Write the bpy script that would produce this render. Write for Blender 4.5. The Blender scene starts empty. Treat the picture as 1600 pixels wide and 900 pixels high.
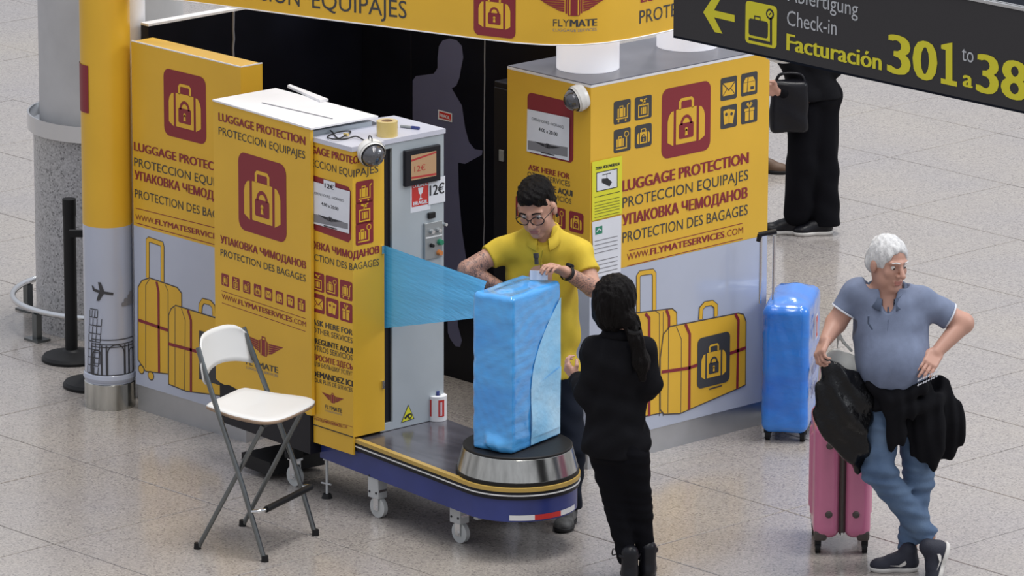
import bpy, bmesh, math, random
import numpy as np
from mathutils import Vector, Matrix
# ---------------------------------------------------------------- camera, light, exposure
sc = bpy.context.scene
COL = sc.collection
random.seed(5)
sc.view_settings.view_transform = 'Standard'
sc.view_settings.look = 'None'
sc.view_settings.gamma = 1.0
sc.view_settings.use_curve_mapping = False
sc.view_settings.exposure = 0.0
cam = bpy.data.cameras.new('camera')
cam.lens = 202.5; cam.sensor_width = 36; cam.clip_start = 1; cam.clip_end = 400
camo = bpy.data.objects.new('camera', cam); COL.objects.link(camo)
_r = Vector((0.6821, 0.7313, 0.003)); _d = Vector((0.183, -0.1667, -0.9689)); _f = Vector((-0.708, 0.6614, -0.2475))
camo.matrix_world = Matrix(((_r.x, -_d.x, -_f.x, 19.3895), (_r.y, -_d.y, -_f.y, -18.1127), (_r.z, -_d.z, -_f.z, 8.0487), (0, 0, 0, 1)))
sc.camera = camo
w = bpy.data.worlds.new('hall_light'); sc.world = w; w.use_nodes = True
nt = w.node_tree; bgn = nt.nodes['Background']
# the hall: pale walls below, brighter roof glazing above
tc = nt.nodes.new('ShaderNodeTexCoord'); sx = nt.nodes.new('ShaderNodeSeparateXYZ'); rp = nt.nodes.new('ShaderNodeValToRGB')
mr = nt.nodes.new('ShaderNodeMapRange'); mr.inputs['From Min'].default_value = -1; mr.inputs['From Max'].default_value = 1
nt.links.new(tc.outputs['Generated'], sx.inputs[0]); nt.links.new(sx.outputs['Z'], mr.inputs['Value']); nt.links.new(mr.outputs[0], rp.inputs[0]); nt.links.new(rp.outputs[0], bgn.inputs[0])
e = rp.color_ramp.elements; e[0].position = 0.45; e[0].color = (.50, .49, .50, 1); e[1].position = 0.75; e[1].color = (.86, .90, 1.0, 1)
bgn.inputs[1].default_value = 0.76
def area(name, loc, size, power, color, target):
    l = bpy.data.lights.new(name, 'AREA'); l.shape = 'RECTANGLE'; l.size, l.size_y = size; l.energy = power; l.color = color
    o = bpy.data.objects.new(name, l); COL.objects.link(o); o.location = loc
    o.rotation_euler = (Vector(target) - Vector(loc)).to_track_quat('-Z', 'Y').to_euler()
sun = bpy.data.lights.new('roof_daylight', 'SUN'); sun.energy = 1.35; sun.angle = math.radians(16); sun.color = (1, .975, .94)
so = bpy.data.objects.new('roof_daylight', sun); COL.objects.link(so); so.rotation_euler = Vector((-.12, -.10, -1)).to_track_quat('-Z', 'Y').to_euler()
area('added_highlight_lamp', (3.5, -2.5, 11), (.5, 9), 420, (1, .96, .9), (0, 0, 0))  # unseen strip lamp, added for small highlights on the glossy film
area('window_light', (11.5, 13, 11.5), (8, 6), 1250, (.93, .97, 1), (-.5, 1, .5))
area('added_highlight_lamp', (-5.5, 7.5, 11), (.5, 9), 420, (1, .96, .9), (-1, 1, 0))  # second unseen strip, likewise added for highlights

# ---------------------------------------------------------------- mesh helpers
WL = {}                                    # world location of each root
def put(o, label=None, cat=None, group=None, kind=None):
    if label: o['label'] = label
    if cat: o['category'] = cat
    if group: o['group'] = group
    if kind: o['kind'] = kind
    return o
def thing(name, loc, label, cat, group=None):
    o = bpy.data.objects.new(name, None); o.empty_display_size = .1; COL.objects.link(o); o.location = loc; WL[o] = Vector(loc)
    return put(o, label, cat, group)
def root_off(parent):
    return WL.get(parent, Vector((0, 0, 0)))
def link(name, me, mats, parent, smooth=False):
    o = bpy.data.objects.new(name, me); COL.objects.link(o)
    for m in (mats if isinstance(mats, (list, tuple)) else [mats]): me.materials.append(M[m] if isinstance(m, str) else m)
    if parent: o.parent = parent; WL[o] = root_off(parent)
    if smooth: me.polygons.foreach_set('use_smooth', [True] * len(me.polygons))
    return o
class B:
    """collects shapes in world coordinates, then becomes ONE mesh object"""
    def __init__(s): s.v = []; s.f = []; s.m = []; s.sm = []
    def add(s, vs, fs, m=0, sm=False):
        n = len(s.v); s.v += [tuple(v) for v in vs]; s.f += [tuple(i + n for i in f) for f in fs]; s.m += [m] * len(fs); s.sm += [sm] * len(fs); return s
    def box(s, c, d, ax=None, m=0):
        ax = ax or ((1, 0, 0), (0, 1, 0), (0, 0, 1)); A = [Vector(a) for a in ax]; c = Vector(c)
        vs = [c + A[0] * (d[0] / 2 * i) + A[1] * (d[1] / 2 * j) + A[2] * (d[2] / 2 * k) for i in (-1, 1) for j in (-1, 1) for k in (-1, 1)]
        return s.add(vs, [(0, 1, 3, 2), (4, 6, 7, 5), (0, 4, 5, 1), (2, 3, 7, 6), (0, 2, 6, 4), (1, 5, 7, 3)], m)
    def prism(s, poly, z0, z1, m=0, sm=False, top_m=None):
        n = len(poly); vs = [(p[0], p[1], z0) for p in poly] + [(p[0], p[1], z1) for p in poly]
        s.add(vs, [(i, (i + 1) % n, n + (i + 1) % n, n + i) for i in range(n)], m, sm)
        s.add(vs, [tuple(range(n - 1, -1, -1)), tuple(range(n, 2 * n))], m if top_m is None else top_m); return s
    def cyl(s, a, b, r0, r1=None, n=20, m=0, caps=True, sm=True):
        r1 = r0 if r1 is None else r1; a = Vector(a); b = Vector(b); d = (b - a).normalized(); u = d.orthogonal().normalized(); v = d.cross(u)
        c = [(math.cos(2 * math.pi * i / n), math.sin(2 * math.pi * i / n)) for i in range(n)]
        vs = [a + (u * x + v * y) * r0 for x, y in c] + [b + (u * x + v * y) * r1 for x, y in c]
        s.add(vs, [(i, (i + 1) % n, n + (i + 1) % n, n + i) for i in range(n)], m, sm)
        if caps: s.add(vs, [tuple(range(n - 1, -1, -1)), tuple(range(n, 2 * n))], m)
        return s
    def lathe(s, c, prof, n=40, m=0, ax=(0, 0, 1), sm=True, ms=None):
        c = Vector(c); d = Vector(ax).normalized(); u = d.orthogonal().normalized(); v = d.cross(u)
        if abs(d.z) > .99: u, v = Vector((1, 0, 0)), Vector((0, 1, 0))
        vs = [c + d * z + (u * math.cos(2 * math.pi * i / n) + v * math.sin(2 * math.pi * i / n)) * r for r, z in prof for i in range(n)]
        for k in range(len(prof) - 1):
            s.add(vs[k * n:(k + 2) * n], [(i, (i + 1) % n, n + (i + 1) % n, n + i) for i in range(n)], ms[k] if ms else m, sm)
        return s
    def tube(s, path, r, n=10, m=0, closed=False):
        P = [Vector(p) for p in path]; N = len(P); rings = []; u = None
        for i, p in enumerate(P):
            t = (P[(i + 1) % N] - P[i - 1]) if closed else (P[min(i + 1, N - 1)] - P[max(i - 1, 0)])
            t = t.normalized() if t.length > 1e-9 else Vector((0, 0, 1))
            u = t.orthogonal().normalized() if u is None else (u - t * u.dot(t)).normalized()
            v = t.cross(u); rr = r[i] if isinstance(r, (list, tuple)) else r
            rings.append([p + (u * math.cos(2 * math.pi * k / n) + v * math.sin(2 * math.pi * k / n)) * rr for k in range(n)])
        vs = [q for g in rings for q in g]; fs = []
        for i in range(N if closed else N - 1):
            j = (i + 1) % N; fs += [(i * n + k, i * n + (k + 1) % n, j * n + (k + 1) % n, j * n + k) for k in range(n)]
        s.add(vs, fs, m, True)
        if not closed: s.add(vs, [tuple(range(n - 1, -1, -1)), tuple((N - 1) * n + k for k in range(n))], m)
        return s
    def mesh(s, name, off=(0, 0, 0)):
        me = bpy.data.meshes.new(name); o = Vector(off); me.from_pydata([Vector(v) - o for v in s.v], [], s.f)
        me.polygons.foreach_set('material_index', s.m); me.polygons.foreach_set('use_smooth', s.sm); me.update(); return me
    def obj(s, name, mats, parent=None, bevel=0, seg=2):
        o = link(name, s.mesh(name, root_off(parent)), mats, parent)
        if bevel:
            b = o.modifiers.new('bevel', 'BEVEL'); b.width = bevel; b.segments = seg; b.limit_method = 'ANGLE'; b.angle_limit = .6
        return o
def spline(pts, n=8, closed=False):
    P = [Vector(p) for p in pts]; out = []; N = len(P)
    for i in range(N if closed else N - 1):
        g = (lambda k: P[k % N]) if closed else (lambda k: P[max(0, min(N - 1, k))])
        p0, p1, p2, p3 = g(i - 1), g(i), g(i + 1), g(i + 2)
        for k in range(n):
            t = k / n; out.append(.5 * ((2 * p1) + (p2 - p0) * t + (2 * p0 - 5 * p1 + 4 * p2 - p3) * t * t + (3 * p1 - p0 - 3 * p2 + p3) * t ** 3))
    if not closed: out.append(P[-1])
    return out
def rrpts(x, y, w, h, r, n=5):
    r = min(r, w / 2, h / 2); out = []
    for cx, cy, a in ((x + w - r, y + r, -90), (x + w - r, y + h - r, 0), (x + r, y + h - r, 90), (x + r, y + r, 180)):
        out += [(cx + r * math.cos(math.radians(a + 90 * i / n)), cy + r * math.sin(math.radians(a + 90 * i / n))) for i in range(n + 1)]
    return out
# upright planes and curved skins that carry print: (u along, z up, off outwards)
class Plane:
    def __init__(s, x, y, phi):
        s.o = Vector((x, y, 0)); a = math.radians(phi); s.d = Vector((math.cos(a), math.sin(a), 0)); s.n = Vector((s.d.y, -s.d.x, 0))
    def pt(s, u, z, off=0): return s.o + s.d * u + s.n * off + Vector((0, 0, z))
class Skin:
    def __init__(s, pts):
        s.p = [Vector((a, b, 0)) for a, b in pts]; s.L = [0]
        for a, b in zip(s.p, s.p[1:]): s.L.append(s.L[-1] + (b - a).length)
    def pt(s, u, z, off=0):
        u = max(0, min(s.L[-1] - 1e-6, u)); i = max(k for k in range(len(s.L) - 1) if s.L[k] <= u + 1e-9)
        d = (s.p[i + 1] - s.p[i]); t = (u - s.L[i]) / d.length; d.normalize(); return s.p[i] + (s.p[i + 1] - s.p[i]) * t + Vector((d.y, -d.x, 0)) * off + Vector((0, 0, z))
_tc = {}
def text_mesh(st):
    if st in _tc: return _tc[st]
    c = bpy.data.curves.new('lettering', 'FONT'); c.body = st; c.resolution_u = 3
    o = bpy.data.objects.new('lettering', c); COL.objects.link(o); me = bpy.data.meshes.new_from_object(o)
    V = [(v.co.x, v.co.y) for v in me.vertices]; F = [tuple(p.vertices) for p in me.polygons]
    bpy.data.objects.remove(o); bpy.data.curves.remove(c); bpy.data.meshes.remove(me)
    _tc[st] = (V, F); return V, F
text_mesh('H'); CAP = max(y for x, y in _tc['H'][0])
class Pr:
    """flat print on a plane or skin"""
    def __init__(s, fr, off=.001): s.fr = fr; s.v = []; s.f = []; s.m = []; s.mats = []; s.off = off; s.rows = []
    def mi(s, m):
        if m not in s.mats: s.mats.append(m)
        return s.mats.index(m)
    def poly(s, pts, m, lay=0):
        us = [q[0] for q in pts]; st = .02
        if isinstance(s.fr, Skin) and max(us) - min(us) > st * 1.3:      # follow the curve: cut into upright strips
            k0, k1 = math.floor(min(us) / st), math.ceil(max(us) / st)
            for k in range(k0, k1):
                P = [tuple(q) for q in pts]
                for lim, sg in ((k * st, 1), ((k + 1) * st, -1)):
                    O = []
                    for i, b in enumerate(P):
                        a = P[i - 1]; ia = (a[0] - lim) * sg >= 0; ib = (b[0] - lim) * sg >= 0
                        if ia != ib: t = (lim - a[0]) / (b[0] - a[0]); O.append((lim, a[1] + (b[1] - a[1]) * t))
                        if ib: O.append(b)
                    P = O
                    if len(P) < 3: break
                if len(P) >= 3: n = len(s.v); s.v += [s.fr.pt(u, z, s.off + .0008 + lay * .0007) for u, z in P]; s.f.append(tuple(range(n, n + len(P)))); s.m.append(s.mi(m))
            return s
        n = len(s.v); s.v += [s.fr.pt(u, z, s.off + (.0008 if isinstance(s.fr, Skin) else 0) + lay * .0007) for u, z in pts]; s.f.append(tuple(range(n, n + len(pts)))); s.m.append(s.mi(m)); return s
    def rr(s, u, z, w, h, r, m, lay=0): return s.poly(rrpts(u, z, w, h, r), m, lay)
    def disc(s, u, z, r, m, lay=0, n=16): return s.poly([(u + r * math.cos(2 * math.pi * i / n), z + r * math.sin(2 * math.pi * i / n)) for i in range(n)], m, lay)
    def line(s, pts, w, m, lay=0, closed=False):
        P = [Vector(p) for p in pts]
        P = [p for i, p in enumerate(P) if i == 0 or (p - P[i - 1]).length > 1e-6]
        if (P[0] - P[-1]).length < 1e-6 and len(P) > 3: P.pop(); closed = True
        N = len(P); lf = []; rt = []
        for i, p in enumerate(P):
            d0 = (p - P[i - 1]).normalized() if (closed or i > 0) else None; d1 = (P[(i + 1) % N] - p).normalized() if (closed or i < N - 1) else None
            d0 = d0 or d1; d1 = d1 or d0; n0 = Vector((-d0.y, d0.x)); n1 = Vector((-d1.y, d1.x)); q = n0 + n1
            q = n0 if q.length < .3 else q.normalized(); q = q * (w / 2 / max(.5, q.dot(n0))); lf.append(p + q); rt.append(p - q)
        for i in range(N if closed else N - 1):
            j = (i + 1) % N; s.poly([rt[i], rt[j], lf[j], lf[i]], m, lay)
        return s
    def rect4(s, pts, m, lay=0): return s.poly(pts, m, lay)
    def text(s, st, t, m, bold=0, lay=1):
        u, z, w, h, dz = t; V, F = text_mesh(st); r0 = (len(s.v), len(s.f)); x0 = min(v[0] for v in V); x1 = max(v[0] for v in V)
        sx_ = w / (x1 - x0); sy = h / CAP
        for k in ((-1, 0, 1) if bold else (0,)):
            n = len(s.v); o = k * bold * h * .07
            s.v += [s.fr.pt(u + (x - x0) * sx_ + o, z + y * sy + dz * (x - x0) / (x1 - x0), s.off + lay * .0007 + k * .00012) for x, y in V]
            s.f += [tuple(i + n for i in f) for f in F]; s.m += [s.mi(m)] * len(F)
        s.rows.append((r0, (len(s.v), len(s.f)))); return s
    def obj(s, name, parent):
        if name == 'lettering' and len(s.rows) > 1:      # every line of print is a part of its own
            used = set()
            for (v0, f0), (v1, f1) in s.rows:
                q = Pr(s.fr); q.v = s.v[v0:v1]; q.f = [tuple(i - v0 for i in f) for f in s.f[f0:f1]]; ms = s.m[f0:f1]; q.mats = [s.mats[ms[0]]]; q.m = [0] * len(ms); used |= set(range(f0, f1)); q.obj('text_line', parent)
            rest = [i for i in range(len(s.f)) if i not in used]
            for i in rest:
                q = Pr(s.fr); q.v = [s.v[k] for k in s.f[i]]; q.f = [tuple(range(len(q.v)))]; q.mats = [s.mats[s.m[i]]]; q.m = [0]; q.obj('ruled_line' if len(q.v) == 4 else 'red_badge', parent)
            return
        o = root_off(parent); me = bpy.data.meshes.new(name); me.from_pydata([v - o for v in s.v], [], s.f); me.polygons.foreach_set('material_index', s.m); me.update()
        return link(name, me, s.mats, parent)

# ---------------------------------------------------------------- implicit surfaces (bodies, clothes, wrapped cases)
def nrm(a): a = np.array(a, float); return a / np.linalg.norm(a)
class Vol:
    def __init__(s, lo, hi, h):
        s.h = h; s.lo = np.array(lo, float); s.n = np.ceil((np.array(hi) - s.lo) / h).astype(int) + 1; s.f = np.full(s.n, .2, np.float32)
    def loc(s, lo, hi):
        a = np.clip(np.floor((np.array(lo) - s.lo) / s.h).astype(int), 0, s.n - 1); b = np.clip(np.ceil((np.array(hi) - s.lo) / s.h).astype(int) + 1, 1, s.n)
        sl = tuple(slice(i, max(i + 1, j)) for i, j in zip(a, b)); g = [(s.lo[k] + s.h * np.arange(sl[k].start, sl[k].stop)).astype(np.float32) for k in range(3)]
        return sl, np.meshgrid(*g, indexing='ij', sparse=True)
    def mix(s, sl, d, k, sub=False):
        c = s.f[sl]
        if sub:
            h = np.clip(.5 - .5 * (c + d) / k, 0, 1); s.f[sl] = c * (1 - h) - d * h + k * h * (1 - h)
        else:
            h = np.clip(.5 + .5 * (d - c) / k, 0, 1); s.f[sl] = d * (1 - h) + c * h - k * h * (1 - h)
    def cap(s, a, b, ra, rb=None, k=.02, sub=False, flat=None):
        rb = ra if rb is None else rb; a = np.array(a, float); b = np.array(b, float); m = max(ra, rb) + k + .03
        sl, (X, Y, Z) = s.loc(np.minimum(a, b) - m, np.maximum(a, b) + m); ab = b - a; L = max(ab @ ab, 1e-9)
        t = np.clip(((X - a[0]) * ab[0] + (Y - a[1]) * ab[1] + (Z - a[2]) * ab[2]) / L, 0, 1)
        dx, dy, dz = X - a[0] - t * ab[0], Y - a[1] - t * ab[1], Z - a[2] - t * ab[2]
        if flat is not None:      # flattened along a direction: (axis, factor)
            ax, fc = nrm(flat[0]), flat[1]; q = dx * ax[0] + dy * ax[1] + dz * ax[2]; r2 = dx * dx + dy * dy + dz * dz - q * q + (q / fc) ** 2; d = (np.sqrt(r2) - (ra + (rb - ra) * t)) * min(1, fc)
        else: d = np.sqrt(dx * dx + dy * dy + dz * dz) - (ra + (rb - ra) * t)
        s.mix(sl, d, k, sub); return s
    def path(s, pts, rs, k=.02, flat=None):
        for i in range(len(pts) - 1): s.cap(pts[i], pts[i + 1], rs[i], rs[i + 1], k, flat=flat)
        return s
    def ell(s, c, r, ax=None, k=.02, sub=False):
        c = np.array(c, float); A = np.eye(3) if ax is None else np.array(ax, float); m = max(r) + k + .03
        sl, (X, Y, Z) = s.loc(c - m, c + m); p = [(X - c[0]) * A[i][0] + (Y - c[1]) * A[i][1] + (Z - c[2]) * A[i][2] for i in range(3)]
        k0 = np.sqrt(sum((p[i] / r[i]) ** 2 for i in range(3))); k1 = np.sqrt(sum((p[i] / r[i] ** 2) ** 2 for i in range(3))) + 1e-6
        s.mix(sl, k0 * (k0 - 1) / k1, k, sub); return s
    def rbox(s, c, hd, r, ax=None, k=.01, sub=False):
        c = np.array(c, float); A = np.eye(3) if ax is None else np.array(ax, float); m = np.linalg.norm(hd) + k + .03
        sl, (X, Y, Z) = s.loc(c - m, c + m); q = [np.abs((X - c[0]) * A[i][0] + (Y - c[1]) * A[i][1] + (Z - c[2]) * A[i][2]) - (hd[i] - r) for i in range(3)]
        d = np.sqrt(sum(np.maximum(v, 0) ** 2 for v in q)) + np.minimum(np.maximum(np.maximum(q[0], q[1]), q[2]), 0) - r
        s.mix(sl, d, k, sub); return s
    def all(s): return np.meshgrid(*[(s.lo[k] + s.h * np.arange(s.n[k])).astype(np.float32) for k in range(3)], indexing='ij', sparse=True)
    def cut(s, p, n, k=None):
        X, Y, Z = s.all(); n = nrm(n); d = (X - p[0]) * n[0] + (Y - p[1]) * n[1] + (Z - p[2]) * n[2]; s.f = np.maximum(s.f, d); return s
    def cutin(s, p, n, c, rad):     # cut only near a point
        X, Y, Z = s.all(); n = nrm(n); d = (X - p[0]) * n[0] + (Y - p[1]) * n[1] + (Z - p[2]) * n[2]
        near = (X - c[0]) ** 2 + (Y - c[1]) ** 2 + (Z - c[2]) ** 2 < rad * rad; s.f = np.where(near, np.maximum(s.f, d), s.f); return s
    def fold(s, amp, dirs, seed=0):
        X, Y, Z = s.all(); rg = np.random.RandomState(seed); acc = 0
        for fx, fy, fz in dirs:
            p = rg.rand(4) * 6.28
            acc = acc + np.sin(fx * X + fy * Y + fz * Z + p[0] + 1.7 * np.sin(.31 * (fy * X - fx * Y + .6 * fz * Z) + p[1]) + 1.1 * np.sin(9 * X + 7 * Z + p[2]) + np.sin(8 * Y - 6 * Z + p[3]))
        s.f = (s.f + amp / len(dirs) * acc).astype(np.float32); return s
    def obj(s, name, mats, parent):
        f = s.f; n = f.shape; sg = f < 0
        cc = np.zeros((n[0] - 1, n[1] - 1, n[2] - 1), np.int8)
        for i in (0, 1):
            for j in (0, 1):
                for k in (0, 1): cc += sg[i:n[0] - 1 + i, j:n[1] - 1 + j, k:n[2] - 1 + k]
        idx = np.argwhere((cc > 0) & (cc < 8)); acc = np.zeros((len(idx), 3)); cnt = np.zeros(len(idx)); I, J_, K = idx.T
        for ax in range(3):
            o1, o2 = [q for q in range(3) if q != ax]
            for a in (0, 1):
                for b in (0, 1):
                    c0 = [0, 0, 0]; c0[o1] = a; c0[o2] = b; c1 = list(c0); c1[ax] = 1
                    fa = f[I + c0[0], J_ + c0[1], K + c0[2]]; fb = f[I + c1[0], J_ + c1[1], K + c1[2]]; m = (fa < 0) != (fb < 0)
                    t = np.where(m, fa / np.where(m, fa - fb, 1), 0); p = np.tile(np.array(c0, float), (len(idx), 1)); p[:, ax] = t
                    acc[m] += p[m]; cnt[m] += 1
        V = (idx + acc / cnt[:, None]) * s.h + s.lo; mp = np.full(cc.shape, -1, np.int32); mp[I, J_, K] = np.arange(len(idx)); Fs = []
        for ax in range(3):
            o1, o2 = (ax + 1) % 3, (ax + 2) % 3
            s0 = [slice(1, -1)] * 3; s0[ax] = slice(0, n[ax] - 1); s1 = list(s0); s1[ax] = slice(1, n[ax])
            A, Bq = sg[tuple(s0)], sg[tuple(s1)]
            for flip in (False, True):
                e = np.argwhere((A & ~Bq) if not flip else (~A & Bq))
                if not len(e): continue
                base = e.copy(); base[:, o1] += 1; base[:, o2] += 1
                qs = []
                for da, db in ((0, 0), (-1, 0), (-1, -1), (0, -1)):
                    g = base.copy(); g[:, o1] += da; g[:, o2] += db; qs.append(mp[g[:, 0], g[:, 1], g[:, 2]])
                q = np.stack(qs, 1); q = q[:, ::-1] if flip else q; Fs.append(q)
        F_ = np.concatenate(Fs); F_ = F_[(F_ >= 0).all(1)]
        V = V - np.array(root_off(parent)); me = bpy.data.meshes.new(name); me.vertices.add(len(V)); me.vertices.foreach_set('co', V.astype(np.float32).ravel())
        me.loops.add(F_.size); me.loops.foreach_set('vertex_index', F_.astype(np.int32).ravel()); me.polygons.add(len(F_))
        me.polygons.foreach_set('loop_start', np.arange(0, F_.size, 4, dtype=np.int32)); me.polygons.foreach_set('loop_total', np.full(len(F_), 4, dtype=np.int32))
        me.update(calc_edges=True); me.validate()
        return link(name, me, mats, parent, True)

# ---------------------------------------------------------------- materials
M = {}
def mat(name, col, rough=.5, metal=0, var=0, scale=6, bump=0, bscale=40, coat=0, col2=None, alpha=1, sheen=0, emit=None, stretch=(1, 1, 1), spec=.5, trans=0):
    m = bpy.data.materials.new(name); m.use_nodes = True; t = m.node_tree; p = t.nodes['Principled BSDF']; N = t.nodes.new; L = t.links.new
    p.inputs['Base Color'].default_value = (*col, 1); p.inputs['Roughness'].default_value = rough; p.inputs['Metallic'].default_value = metal
    p.inputs['Coat Weight'].default_value = coat; p.inputs['Coat Roughness'].default_value = .08; p.inputs['Specular IOR Level'].default_value = spec
    p.inputs['Sheen Weight'].default_value = sheen; p.inputs['Alpha'].default_value = alpha; p.inputs['Transmission Weight'].default_value = trans
    if emit: p.inputs['Emission Color'].default_value = (*emit[0], 1); p.inputs['Emission Strength'].default_value = emit[1]
    tcn = N('ShaderNodeTexCoord'); mp = N('ShaderNodeMapping'); mp.inputs['Scale'].default_value = stretch; L(tcn.outputs['Object'], mp.inputs[0])
    if var or col2:
        nz = N('ShaderNodeTexNoise'); nz.inputs['Scale'].default_value = scale; nz.inputs['Detail'].default_value = 5; L(mp.outputs[0], nz.inputs[0])
        rr = N('ShaderNodeValToRGB'); L(nz.outputs[0], rr.inputs[0]); L(rr.outputs[0], p.inputs['Base Color'])
        c2 = col2 if col2 else tuple(min(1, c * (1 + var)) for c in col); c1 = col if col2 else tuple(c * (1 - var) for c in col)
        rr.color_ramp.elements[0].position = .35; rr.color_ramp.elements[0].color = (*c1, 1); rr.color_ramp.elements[1].position = .68; rr.color_ramp.elements[1].color = (*c2, 1)
    if bump:
        nb = N('ShaderNodeTexNoise'); nb.inputs['Scale'].default_value = bscale; nb.inputs['Detail'].default_value = 4; L(mp.outputs[0], nb.inputs[0])
        bp = N('ShaderNodeBump'); bp.inputs['Strength'].default_value = bump; bp.inputs['Distance'].default_value = .01; L(nb.outputs[0], bp.inputs['Height']); L(bp.outputs[0], p.inputs['Normal'])
    M[name] = m; return m
mat('yellow', (.74, .435, .034), .36, var=.05, scale=2)
mat('maroon', (.235, .018, .028), .45)
mat('print_grey', (.045, .045, .05), .5)
mat('art_line', (.07, .055, .05), .5)
mat('white_panel', (.45, .49, .60), .16, var=.04, scale=2, coat=.6)
mat('board_white', (.80, .80, .82), .5, var=.04, scale=3)
mat('paper', (.72, .74, .80), .6, var=.03, scale=9)
mat('ink', (.02, .02, .025), .6)
mat('grey_ink', (.22, .22, .24), .6)
mat('kick_steel', (.50, .51, .53), .33, .75, var=.12, scale=3, bump=.05)
mat('steel', (.50, .50, .47), .2, 1, var=.2, scale=5, stretch=(5, 5, .5))
mat('machine_grey', (.42, .47, .51), .38, .15, var=.05, scale=3)
mat('machine_top', (.58, .59, .68), .35, .1, var=.06, scale=3)
mat('black', (.008, .008, .012), .45, spec=.3)
mat('wall_black', (.0035, .004, .008), .35, var=.3, scale=3, spec=.3)
mat('silhouette', (.115, .12, .205), .4, var=.08, scale=2)
mat('dark_top', (.13, .135, .17), .28, var=.15, scale=4)
mat('column_white', (.93, .94, .98), .3)
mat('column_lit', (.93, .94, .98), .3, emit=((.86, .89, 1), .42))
mat('concrete', (.52, .52, .525), .55, var=.10, scale=2.5, bump=.05, bscale=20)
mat('chrome', (.66, .67, .68), .15, 1)
mat('tube_grey', (.17, .18, .18), .28, .85, var=.1)
mat('rubber', (.010, .010, .011), .55, spec=.3)
mat('wheel', (.52, .54, .54), .3)
mat('bracket', (.50, .52, .53), .4, .1)
mat('chair_white', (.72, .71, .69), .35)
mat('chair_edge', (.36, .25, .17), .6)
mat('blue_paint', (.030, .045, .20), .32, var=.12, scale=4)
mat('deck', (.15, .145, .17), .22, .5, var=.2, scale=4, stretch=(1, 6, 1))
mat('rim_gold', (.50, .33, .08), .4)
mat('stripe_white', (.75, .75, .75), .4)
mat('red', (.55, .03, .025), .45)
mat('warn_yellow', (.72, .70, .03), .45)
mat('green', (.02, .22, .12), .4)
mat('screen', (.32, .20, .11), .25, emit=((.45, .27, .14), .25))
mat('screen_red', (.35, .03, .03), .3, emit=((.4, .02, .02), .15))
mat('button', (.30, .32, .33), .3, .3)
mat('orange', (.6, .2, .05), .4)
mat('tape', (.66, .50, .17), .25, coat=.5)
mat('card', (.45, .30, .17), .7)
mat('dome_glass', (.10, .10, .11), .12, .6, coat=1, bump=.25, bscale=70)
mat('dome_white', (.72, .71, .68), .3)
mat('skin', (.50, .27, .19), .5, var=.08, scale=14, sheen=.1)
mat('skin_pale', (.48, .265, .20), .5, var=.05, scale=10)
mat('lips', (.38, .15, .12), .5)
mat('eye_white', (.65, .62, .6), .3)
mat('iris', (.03, .02, .015), .3)
mat('black_hair', (.006, .005, .005), .45, bump=.9, bscale=90, stretch=(1, 1, .3), spec=.08)
mat('grey_hair', (.50, .50, .51), .6, col2=(.72, .72, .72), scale=60, bump=.6, bscale=110, stretch=(1, 1, .4))
mat('yellow_shirt', (.60, .43, .03), .8, var=.08, scale=10, bump=.12, bscale=300)
mat('shirt_stitch', (.45, .33, .02), .8)
mat('dark_jeans', (.010, .013, .022), .9, spec=.15)
mat('blue_shirt', (.155, .19, .285), .8, var=.06, scale=30, bump=.1, bscale=300)
mat('collar_blue', (.075, .10, .16), .8)
mat('trim_white', (.6, .62, .68), .8)
mat('jeans', (.055, .10, .19), .85, col2=(.13, .20, .31), scale=5, bump=.2, bscale=160)
mat('black_cloth', (.007, .007, .009), .9, var=.1, scale=8, bump=.12, bscale=60, spec=.12)
mat('black_trousers', (.004, .004, .006), .9, spec=.12)
mat('shoe_dark', (.016, .018, .032), .7, bump=.2, bscale=200)
mat('shoe_grey', (.10, .10, .10), .7, col2=(.02, .02, .02), scale=25)
mat('sole', (.62, .60, .57), .6)
mat('brown_shoe', (.10, .055, .03), .6)
mat('leather', (.007, .007, .010), .35, spec=.3, bump=.15, bscale=30)
mat('gold', (.55, .38, .12), .3, 1)
mat('pink', (.60, .17, .30), .3, coat=.4, var=.06, scale=4)
mat('pink_dark', (.07, .055, .05), .5)
mat('bag_black', (.005, .005, .006), .25, bump=1.0, bscale=22, spec=.3)
mat('bag_white', (.62, .63, .60), .35, bump=.5, bscale=18)
mat('film_right', (.018, .14, .60), .2, col2=(.03, .24, .76), scale=2, bump=.3, bscale=16, coat=.5, stretch=(1, 1, 2.2))
mat('film_loose', (.20, .55, .88), .22, col2=(.42, .70, .92), scale=4, bump=.5, bscale=22, coat=.6)
mat('film_wrap', (.045, .30, .76), .17, col2=(.09, .43, .88), scale=2, bump=.35, bscale=16, coat=1, stretch=(1, 1, 2.5))
mat('sign_grey', (.033, .032, .035), .45, spec=.3)
mat('sign_yellow', (.55, .50, .02), .45, emit=((.6, .55, .02), .06))
mat('sign_white', (.42, .44, .47), .45)
mat('sign_dark', (.008, .010, .016), .9, spec=.05)
mat('tile_joint', (.05, .045, .04), .9)
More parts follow.
